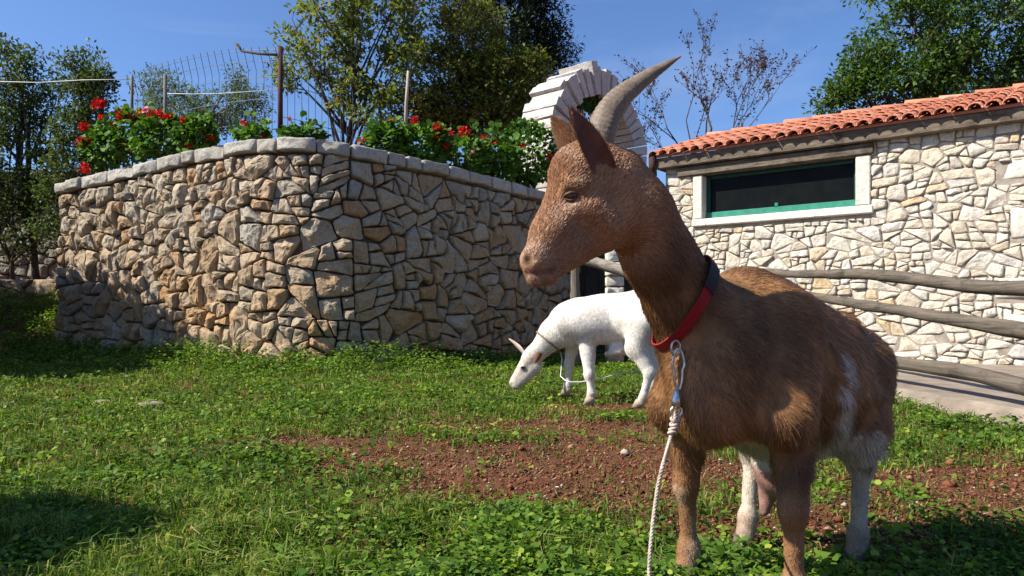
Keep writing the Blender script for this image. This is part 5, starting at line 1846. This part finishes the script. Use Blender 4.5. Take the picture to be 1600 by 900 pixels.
# eye
M['eye'] = plain('goat eye', (0.06, 0.030, 0.010), 0.06, 0.5, 200, 0.0, spec=0.7)
M['hoof'] = plain('hoof horn', (0.09, 0.07, 0.055), 0.6, 0.3, 40, 0.3, 90)
M['pale_hoof'] = plain('pale hoof horn', (0.34, 0.27, 0.20), 0.6, 0.3, 40, 0.3, 90)
M['lid'] = plain('eyelid skin', (0.10, 0.05, 0.03), 0.6, 0.2, 90, 0.2, 200)
def uv_ball(c, axes, r, n=14, m=10):
    vs = []; fs = []
    ax = [Vector(a).normalized() for a in axes]
    for i in range(m + 1):
        th = math.pi * i / m
        for j in range(n):
            ph = 2 * math.pi * j / n
            vs.append(Vector(c) + ax[0] * r[0] * math.sin(th) * math.cos(ph) + ax[1] * r[1] * math.sin(th) * math.sin(ph) + ax[2] * r[2] * math.cos(th))
    for i in range(m):
        for j in range(n):
            fs.append((i * n + j, i * n + (j + 1) % n, (i + 1) * n + (j + 1) % n, (i + 1) * n + j))
    return vs, fs
for px, py in ((892, 306),):
    loc, nor = hit(px, py)
    c = loc - nor * 0.0025
    tan = Vector((0.8, 0.1, 0.15)); tan = (tan - nor * tan.dot(nor)).normalized()
    upv = nor.cross(tan)
    if upv.z < 0: upv = -upv
    e_ = MB().add(*uv_ball(c, (tan, upv, nor), (0.0140, 0.0100, 0.0105))).build('eye', M['eye'], goat, True)
    for sg, th_ in ((1, 0.0036), (-1, 0.0024)):
        pts = [c + nor * (0.0095 - 0.007 * abs(t_) ** 2) + tan * (t_ * 0.0165) + upv * sg * (0.0078 * (1 - t_ * t_) - (0.0016 if sg > 0 else 0.001)) for t_ in [i / 5 - 1 for i in range(11)]]
        MB().tube(pts, [th_ * (0.5 + 0.5 * (1 - abs(i / 5 - 1))) for i in range(11)], 6).build('eyelid', M['lid'], e_, True)
# the eye on the far side of the head
fe_ = Vector(H(886, 300, 1.42)) + HS * (-0.052 if HS.y < 0 else 0.052)
MB().add(*uv_ball(fe_, ((1, 0, 0), (0, 0, 1), (0, 1, 0)), (0.012, 0.010, 0.009))).build('eye', M['eye'], goat, True)

# ears
M['ear_out'] = plain('ear fur', (0.20, 0.095, 0.045), 0.8, 0.3, 30, 0.5, 220, dist=0.004)
t = NT('inner ear skin'); v = t.coord('Position')
c = t.ramp(t.noise(v, 30, 4), [(0.3, (0.070, 0.026, 0.017)), (0.7, (0.15, 0.062, 0.040))])
t.principled(c, 0.7, t.bump(t.noise(v, 120, 3), 0.4, 0.004), 0.25)
M['ear_in'] = t.m
ear_mesh(H(955, 292, 1.405), H(899, 172, 1.340), (0.9, 0.25, 0.25), (-0.62, -0.7, 0.1), 0.0225, 0.55, M['ear_out'], M['ear_in'], goat, ((0.24, 0.115, 0.052), hair_m, 0.010, 0.00045))
ear_mesh(H(906, 248, 1.485), H(868, 188, 1.52), (0.85, -0.35, 0.3), (-0.5, 0.8, 0.1), 0.024, 0.5, M['ear_out'], M['ear_in'], goat, ((0.24, 0.115, 0.052), hair_m, 0.010, 0.00045))

# horn
M['horn'] = NT('horn'); t = M['horn']; v = t.coord('Position')
wv = t.noise(t.coord('Object', (1, 1, 1)), 40, 5, 0.7)
c = t.ramp(t.math('ADD', t.math('MULTIPLY', t.noise(v, 28, 6, 0.65), 0.5), t.math('MULTIPLY', t.noise(t.coord('Position', (1.0, 3.0, 2.0)), 34, 5, 0.7, 1.2), 0.5)), [(0.25, (0.075, 0.054, 0.038)), (0.5, (0.165, 0.125, 0.090)), (0.8, (0.29, 0.235, 0.175))])
t.principled(c, 0.55, t.bump(wv, 0.5, 0.006), 0.3)
M['horn'] = t.m
hp = [(936, 226, 1.440, 24), (942, 200, 1.443, 24), (952, 176, 1.450, 21.5), (970, 153, 1.458, 18.5), (993, 134, 1.466, 14.5), (1018, 116, 1.474, 10.5), (1042, 101, 1.480, 6.0), (1064, 88, 1.485, 1.0)]
hpts = []; hr = []
NPT = 90
ts = np.linspace(0, len(hp) - 1, NPT)
hpA = np.array(hp)
for i, t_ in enumerate(ts):
    k = min(int(t_), len(hp) - 2); u = t_ - k
    a = hpA[k]; b = hpA[k + 1]; z_ = hpA[max(0, k - 1)]; w_ = hpA[min(len(hp) - 1, k + 2)]
    q = 0.5 * (2 * a + (b - z_) * u + (2 * z_ - 5 * a + 4 * b - w_) * u * u + (3 * a - z_ - 3 * b + w_) * u ** 3)
    hpts.append(H(q[0], q[1], q[2]))
    hr.append(max(0.0006, 0.93 * q[3] / F * q[2]) * (1 + (0.035 * math.sin(i * 1.9) + 0.02 * math.sin(i * 4.3)) * (1 - i / NPT) ** 1.2))
hm_ = MB().tube(hpts, hr, 24)
for i in range(len(hm_.v)):
    c_ = hpts[min(i // 24, NPT - 1)]; q_ = Vector(hm_.v[i]) - c_
    j = i % 24
    k_ = 1 + 0.05 * math.sin(j * 3 * 2 * math.pi / 24) + 0.05 * mnoise.noise((j * 0.8, (i // 24) * 0.06, 3)) + 0.03 * mnoise.noise(Vector(hm_.v[i]) * 90)
    hm_.v[i] = tuple(c_ + q_ * k_)
hm_.build('horn', M['horn'], goat, True)

# hooves: two toes each
def hoof(parent, c, fwd, side, sz=1.0, col=None):
    c = Vector(c); fwd = Vector(fwd).normalized(); side = Vector(side).normalized()
    m = MB()
    for sg in (-1, 1):
        b0 = c + side * (sg * 0.0125 * sz)
        ring0 = []; ring1 = []
        for k in range(10):
            a = 2 * math.pi * k / 10
            f_ = math.cos(a); l_ = math.sin(a)
            ring0.append(b0 + fwd * ((0.036 if f_ > 0 else 0.024) * f_ * sz + 0.006) + side * (0.0125 * l_ * sz) + UP * (-0.024 * sz))
            ring1.append(b0 + fwd * (0.022 * f_ * sz - 0.004) + side * (0.0115 * l_ * sz) + UP * (0.020 * sz + (0.008 if f_ < 0 else 0)))
        fs = [(k, (k + 1) % 10, 10 + (k + 1) % 10, 10 + k) for k in range(10)] + [tuple(range(9, -1, -1)), tuple(range(10, 20))]
        m.add(ring0 + ring1, fs)
    m.build('hoof', M[col or 'hoof'], parent, True)
for h_ in hoofs: hoof(goat, h_, (-AB[0], -AB[1], 0), (AL[0], AL[1], 0), 1.1)

# collar: red webbing wrapped round the foot of the neck
cc = W(1074, 468, 1.49)
e1 = (W(1102, 398, 1.53) - W(1050, 540, 1.44)) * 0.5
e2 = Vector((0.14, -0.98, 0.05)) * 0.105
naxis = Vector(neck_ax).normalized()
wdir = (naxis - e1.normalized() * naxis.dot(e1.normalized())).normalized()
rows_ = []
NC = 48
for i in range(NC):
    a = 2 * math.pi * i / NC
    d = (e1 * math.cos(a) + e2 * math.sin(a))
    o = cc + d * 2.2
    loc, nor, _, _ = bvh.ray_cast(o, (cc - o).normalized())
    p = cc + d
    if loc is not None and (loc - cc).length < d.length * 1.35: p = loc + (loc - cc).normalized() * 0.009
    rows_.append(p)
for it in range(3):
    rows_ = [(rows_[i - 1] + rows_[i] * 2 + rows_[(i + 1) % NC]) / 4 for i in range(NC)]
vs = []; fs = []
for i in range(NC):
    p = rows_[i]; out = (p - cc).normalized()
    for (wv_, ov) in ((-0.013, 0.001), (-0.013, 0.0045), (0.013, 0.0045), (0.013, 0.001)):
        vs.append(p + wdir * wv_ + out * ov)
for i in range(NC):
    j = (i + 1) % NC
    for k in range(4):
        fs.append((i * 4 + k, i * 4 + (k + 1) % 4, j * 4 + (k + 1) % 4, j * 4 + k))
col = MB().add(vs, fs).build('collar', M['red_web'], goat, False)
# black keeper on the collar
near_i = min(range(NC), key=lambda i: (Winv(np.array([list(rows_[i])]))[0][0] - 1103) ** 2 + (Winv(np.array([list(rows_[i])]))[1][0] - 432) ** 2 + (0 if rows_[i].y < cc.y else 1e6))
kv = []; kf = []
for q in range(-2, 3):
    i = (near_i + q) % NC
    p = rows_[i]; out = (p - cc).normalized()
    for (wv_, ov) in ((-0.016, 0.0), (-0.016, 0.0075), (0.016, 0.0075), (0.016, 0.0)):
        kv.append(p + wdir * wv_ + out * ov)
for q in range(4):
    for k in range(4):
        kf.append((q * 4 + k, q * 4 + (k + 1) % 4, q * 4 + 4 + (k + 1) % 4, q * 4 + 4 + k))
MB().add(kv, kf).build('keeper', M['black_web'], col)
# chin hairs come with the coat; belly fringe and beard
# ------------------------------------------------------------------ lead with snap hook
lead = empty('lead_rope', W(1012, 1000, 1.29), 'pale rope lead with steel snap hook hanging from the red collar', 'rope')
def on(px, py, off=0.016):
    loc, nor = hit(px, py)
    if loc is None: return W(px, py, 1.36)
    o = Vector((0, 0, CH))
    return loc + (o - loc).normalized() * off
p_top = on(1058, 545); p_bot = on(1060, 655)
dep = min(p_top.y, p_bot.y, on(1058, 600).y)
hookd = dep - 0.004
ring = MB().tube([W(1056 + 7 * math.cos(a), 544 + 12 * math.sin(a), hookd + 0.004 * math.cos(a)) for a in [i * math.pi / 8 for i in range(16)]], 0.0022, 8, closed=True)
ring.build('ring', M['steel'], lead, True)
hk = []
for i in range(28):
    a = 2 * math.pi * i / 28
    ct, sn = math.cos(a), math.sin(a)
    wd_ = 10 if sn < 0 else 7
    hk.append(W(1060 + wd_ * ct * (abs(ct) ** 0.2 if ct else 1), 578 + 33 * sn, hookd))
MB().tube(hk, 0.0028, 8, closed=True).build('snap_hook', M['steel'], lead, True)
sw = MB()
sw.tube([W(1058, 608, hookd), W(1058, 618, hookd), W(1057, 622, hookd), W(1057, 634, hookd), W(1056, 638, hookd)], [0.006, 0.0065, 0.010, 0.010, 0.005], 12)
sw.tube([W(1057 + 9 * math.cos(a), 643 + 8 * math.sin(a), hookd) for a in [i * math.pi / 7 for i in range(14)]], 0.0028, 8, closed=True)
sw.build('swivel', M['steel'], lead, True)
rp = [W(1056, 640, hookd), W(1054, 660, hookd - .004), W(1046, 690, hookd - .01), W(1037, 722, 1.35), W(1028, 760, 1.34), W(1021, 810, 1.325), W(1016, 860, 1.31), W(1013, 920, 1.30), W(1010, 985, 1.29), W(1004, 1025, 1.27)]
rp.append(Vector((0.21, 1.22, 0.012))); rp.append(Vector((0.12, 1.05, 0.012))); rp.append(Vector((0.0, 0.8, 0.012))); rp.append(Vector((-.3, 0.5, 0.012)))
cen = []
for k in range(len(rp) - 1):
    p0 = rp[max(0, k - 1)]; p1 = rp[k]; p2 = rp[k + 1]; p3 = rp[min(len(rp) - 1, k + 2)]
    for i in range(12):
        u = i / 12
        cen.append(0.5 * (2 * p1 + (p2 - p0) * u + (2 * p0 - 5 * p1 + 4 * p2 - p3) * u * u + (3 * p1 - p0 - 3 * p2 + p3) * u ** 3))
acc = 0.0
strands = [[], [], []]
for i, c in enumerate(cen):
    t_ = (cen[min(i + 1, len(cen) - 1)] - cen[max(i - 1, 0)]).normalized()
    a_ = Vector((0, 1, 0)); a_ = (a_ - t_ * a_.dot(t_)); a_ = a_.normalized() if a_.length > 0.05 else t_.orthogonal().normalized()
    b_ = t_.cross(a_)
    if i: acc += (c - cen[i - 1]).length
    for k in range(3):
        ph = acc * 330 + k * 2.094
        strands[k].append(c + (a_ * math.cos(ph) + b_ * math.sin(ph)) * 0.0020)
rm = MB()
for s_ in strands: rm.tube(s_, 0.0023, 6)
rm.build('rope', M['rope'], lead, True)
kn_ = MB()
for k in range(4):
    c = W(1055 - k * 1.4, 655 + k * 7, hookd - .004)
    kn_.tube([c + Vector((0.0075 * math.cos(a), 0.0075 * math.sin(a), 0.003 * math.sin(a + k))) for a in [i * math.pi / 6 for i in range(12)]], 0.0030, 6, closed=True)
kn_.build('knot', M['rope'], lead, True)

# ================================================================== the white goat
DW = 5.05
fd = Field((-0.25, 4.55, -0.1), (1.25, 5.55, 0.95), 0.010)
X3 = (1, 0, 0); Y3 = (0, 1, 0)
def g(px, py, dy=0.0):
    sk = -0.0024 * (px - 925.0)
    v = W(px, py, DW + sk)
    return (v.x, v.y + dy, v.z)
SC = DW / F
fd.ell(g(950, 500), (80 * SC, 0.150, 38 * SC), (X3, Y3, UP3), 0.06)
fd.ell(g(900, 505), (44 * SC, 0.125, 37 * SC), (X3, Y3, UP3), 0.05)
fd.ell(g(1000, 496), (40 * SC, 0.14, 38 * SC), (X3, Y3, UP3), 0.05)
fd.cone(g(905, 482), g(1005, 472), 0.065, 0.075, 0.05)
fd.cone(g(892, 508), g(866, 522), 0.125, 0.105, 0.05)
fd.cone(g(868, 518), g(842, 548), 0.098, 0.070, 0.04)
# head down in the grass
fd.ell(g(832, 556, -0.01), (0.075, 0.058, 0.066), ((-0.5, 0, -0.86), Y3, (0.86, 0, -0.5)), 0.03)
fd.cone(g(828, 562, -0.01), g(803, 597, -0.03), 0.060, 0.034, 0.03)
fd.cone(g(838, 572, -0.01), g(808, 602, -0.03), 0.045, 0.028, 0.03)
def leg4(top, kn, fe, ho, r):
    fd.cone(top, kn, r[0], r[1], 0.035)
    fd.ell(kn, (r[1] * 1.12, r[1] * 1.1, r[1] * 1.5), (X3, Y3, UP3), 0.015)
    fd.cone(kn, fe, r[1] * 0.85, r[2], 0.015)
    fd.ell(fe, (r[2] * 1.25, r[2] * 1.2, r[2] * 1.3), (X3, Y3, UP3), 0.015)
    fd.cone(fe, ho, r[2], r[2] * 1.3, 0.015)
    return ho
zW = [float(gz(0.5, 5.0))] * 2
wh = [leg4(g(915, 530, -.09), g(918, 583, -.12), g(921, 611, -.12), g(919, 623, -.12), (0.062, 0.033, 0.023)),
      leg4(g(898, 525, .09), g(891, 570, .10), g(889, 603, .10), g(887, 614, .10), (0.058, 0.031, 0.022))]
def hleg(dy, dx, dz, r):
    fd.cone(g(1002 + dx, 505, dy * 0.8), g(990 + dx, 543, dy), 0.115, 0.070, 0.05)
    fd.cone(g(990 + dx, 540, dy), g(1009 + dx, 580, dy), 0.068, 0.036, 0.03)
    fd.ell(g(1010 + dx, 580, dy), (0.038, 0.030, 0.045), (X3, Y3, UP3), 0.02)
    fd.cone(g(1010 + dx, 580, dy), g(1001 + dx, 615 + dz, dy), 0.030, 0.024, 0.02)
    fd.cone(g(1001 + dx, 615 + dz, dy), g(995 + dx, 628 + dz, dy), 0.026, 0.030, 0.02)
    return g(995 + dx, 628 + dz, dy)
wh += [hleg(-.115, 0, 0, 1), hleg(.115, 22, -8, 1)]
fd.ell(g(968, 545), (0.07, 0.06, 0.045), (X3, Y3, UP3), 0.03)
fd.cone(g(958, 548, -.05), g(945, 552, -.06), 0.018, 0.012, 0.02)
fd.cone(g(1028, 478), g(1042, 492), 0.028, 0.018, 0.03)
WV, WQ = fd.surface()
WV = relax(WV, WQ, 4)
WN = normals(WV, WQ)
k_ = np.linalg.norm(WV - np.array(g(950, 503)), axis=1) < 0.35
if ((WN * (WV - np.array(g(950, 503)))).sum(1)[k_]).mean() < 0:
    WQ = WQ[:, ::-1]; WN = -WN
wg = empty('white_goat', (g(950, 503)[0], DW, 0.0), 'white goat grazing with lowered head in front of the stone wall', 'goat')
def white(P, N):
    n1 = vnoise(P[:, 0] * 7, P[:, 1] * 7, P[:, 2] * 7, seed=3)
    n2 = vnoise(P[:, 0] * 22, P[:, 1] * 22, P[:, 2] * 9, seed=4)
    n3 = vnoise(P[:, 0] * 60, P[:, 1] * 30, P[:, 2] * 14, seed=9)
    C = lerp3((0.56, 0.50, 0.42), (0.78, 0.75, 0.69), np.clip(0.25 * n1 + 0.35 * n2 + 0.4 * n3 + 0.1, 0, 1))
    dirt = sstep(0.16, 0.05, P[:, 2]) * 0.45
    C = C * (1 - dirt[:, None]) + np.array([0.42, 0.28, 0.19]) * dirt[:, None]
    k = np.array(g(919, 585, -.12))
    kk = sstep(0.05, 0.02, np.linalg.norm(P - k, axis=1))
    C = C * (1 - 0.7 * kk[:, None]) + np.array([0.30, 0.16, 0.09]) * 0.7 * kk[:, None]
    k = np.array(g(1016, 520, -.13))
    kk = sstep(0.10, 0.03, np.linalg.norm(P - k, axis=1))
    C = C * (1 - 0.6 * kk[:, None]) + np.array([0.40, 0.27, 0.15]) * 0.6 * kk[:, None]
    kk = sstep(0.19, 0.12, np.linalg.norm(P - np.array(g(822, 572)), axis=1)) * 0.35
    C = C * (1 - kk[:, None]) + np.array([0.60, 0.42, 0.30]) * kk[:, None]
    nz_ = np.array(g(800, 602, -.03))
    kk = sstep(0.045, 0.02, np.linalg.norm(P - nz_, axis=1))
    C = C * (1 - 0.5 * kk[:, None]) + np.array([0.42, 0.27, 0.22]) * 0.5 * kk[:, None]
    for q_, r_ in ((g(799, 598, -.06), .012), (g(804, 606, -.06), .012), (g(810, 603, -.065), .010), (g(817, 575, -.07), .02)):
        kk = sstep(r_ * 1.5, r_ * 0.6, np.linalg.norm(P - np.array(q_), axis=1))
        C = C * (1 - 0.7 * kk[:, None]) + np.array([0.12, 0.07, 0.06]) * 0.7 * kk[:, None]
    return C
wskin, whair = coat_mats('white goat', 0.7)
wb_ = mesh_np('body', WV, [WQ], wskin, wg, True)
set_tint(wb_, white(WV, WN))
hcw = np.array(g(825, 568))
def wflow(P, N):
    f = np.tile(np.array([0.7, 0, -0.75]), (len(P), 1))
    kh = sstep(0.22, 0.15, np.linalg.norm(P - hcw, axis=1))
    f = f * (1 - kh[:, None]) + np.array([0.5, 0, 0.8]) * kh[:, None]
    return f
def wlen(P, N):
    kh = np.linalg.norm(P - hcw, axis=1)
    L_ = np.where(kh < 0.2, 0.009, 0.020)
    L_ = np.where(P[:, 2] < 0.32, 0.007, L_)
    L_ = np.where((N[:, 2] < -0.4) & (P[:, 2] > 0.3), 0.022, L_)
    return np.where(P[:, 2] < 0.04, 0, L_)
add_coat(wg, WV, WQ, WN, 50000, white, wflow, wlen, 0.0009, whair, 6, 4)
M['wear'] = plain('white ear', (0.66, 0.56, 0.48), 0.8, 0.15, 30, 0.3, 200, dist=0.004)
M['wear_in'] = plain('pink inner ear', (0.56, 0.42, 0.35), 0.8, 0.15, 30, 0.2, 200)
M['brown_ear'] = plain('brown spotted ear', (0.16, 0.06, 0.035), 0.8, 0.3, 30, 0.3, 200)
ear_mesh(g(819, 554, .05), g(797, 527, .08), (0.6, -0.2, -0.5), (-0.4, -0.8, 0.2), 0.019, 0.5, M['wear'], M['wear_in'], wg)
ear_mesh(g(845, 545, -.06), g(834, 566, -.10), (0.8, 0.0, 0.4), (-0.2, 0.8, -.2), 0.022, 0.4, M['brown_ear'], M['wear_in'], wg)
bw = BVHTree.FromPolygons([Vector(v) for v in WV], [tuple(q) for q in WQ])
oc_ = Vector((0, 0, CH))
el_ = bw.ray_cast(oc_, (W(817, 574, 5.0) - oc_).normalized())[0]
MB().add(*uv_ball(el_ + Vector((0, -0.003, 0)), (X3, UP3, Y3), (0.016, 0.011, 0.010))).build('eye', M['eye'], wg, True)
MB().tube([el_ + Vector((-0.02, -0.008, -0.002)), el_ + Vector((-0.008, -0.013, 0.010)), el_ + Vector((0.008, -0.013, 0.011)), el_ + Vector((0.022, -0.006, 0.004))], [0.003, 0.005, 0.005, 0.003], 6).build('eyelid', M['wear'], wg, True)
for h_ in wh: hoof(wg, (h_[0], h_[1], h_[2] + 0.006), (-1, 0, 0), (0, 1, 0), 1.25, 'pale_hoof')
# its thin collar and tether
M['thin_collar'] = plain('old cord collar', (0.20, 0.14, 0.10), 0.9, 0.2, 60, 0.2, 200)
cpts = []
c0 = Vector(g(856, 533)); ax_ = (Vector(g(842, 548)) - Vector(g(868, 518))).normalized()
bw = BVHTree.FromPolygons([Vector(v) for v in WV], [tuple(q) for q in WQ])
u_ = ax_.cross(Vector((0, 1, 0))).normalized()
for i in range(28):
    a = 2 * math.pi * i / 28
    d = (u_ * math.cos(a) + Vector((0, 1, 0)) * math.sin(a))
    loc, _, _, _ = bw.ray_cast(c0 + d * 0.4, -d)
    cpts.append((loc if loc is not None and (loc - c0).length < 0.135 else c0 + d * 0.105) + d * 0.010)
MB().tube(cpts, 0.0055, 6, closed=True).build('collar', M['thin_collar'], wg, True)
lowp = min(cpts, key=lambda q_: q_.z)
tp = [lowp, lowp + Vector((0.01, -0.02, -0.05)), W(876, 588, lowp.y - 0.05), W(883, 594, 4.965), W(892, 597, 4.96), W(905, 597, 4.95), W(920, 595, 4.94), W(940, 591, 4.94), W(955, 587, 4.95), W(975, 582, 5.08), W(990, 580, 5.2), W(1030, 572, 5.6)]
tag(MB().tube(tp, 0.0042, 6).build('tether', M['cord'], None, True), 'thin pale tether trailing behind the front legs of the white goat', 'rope')
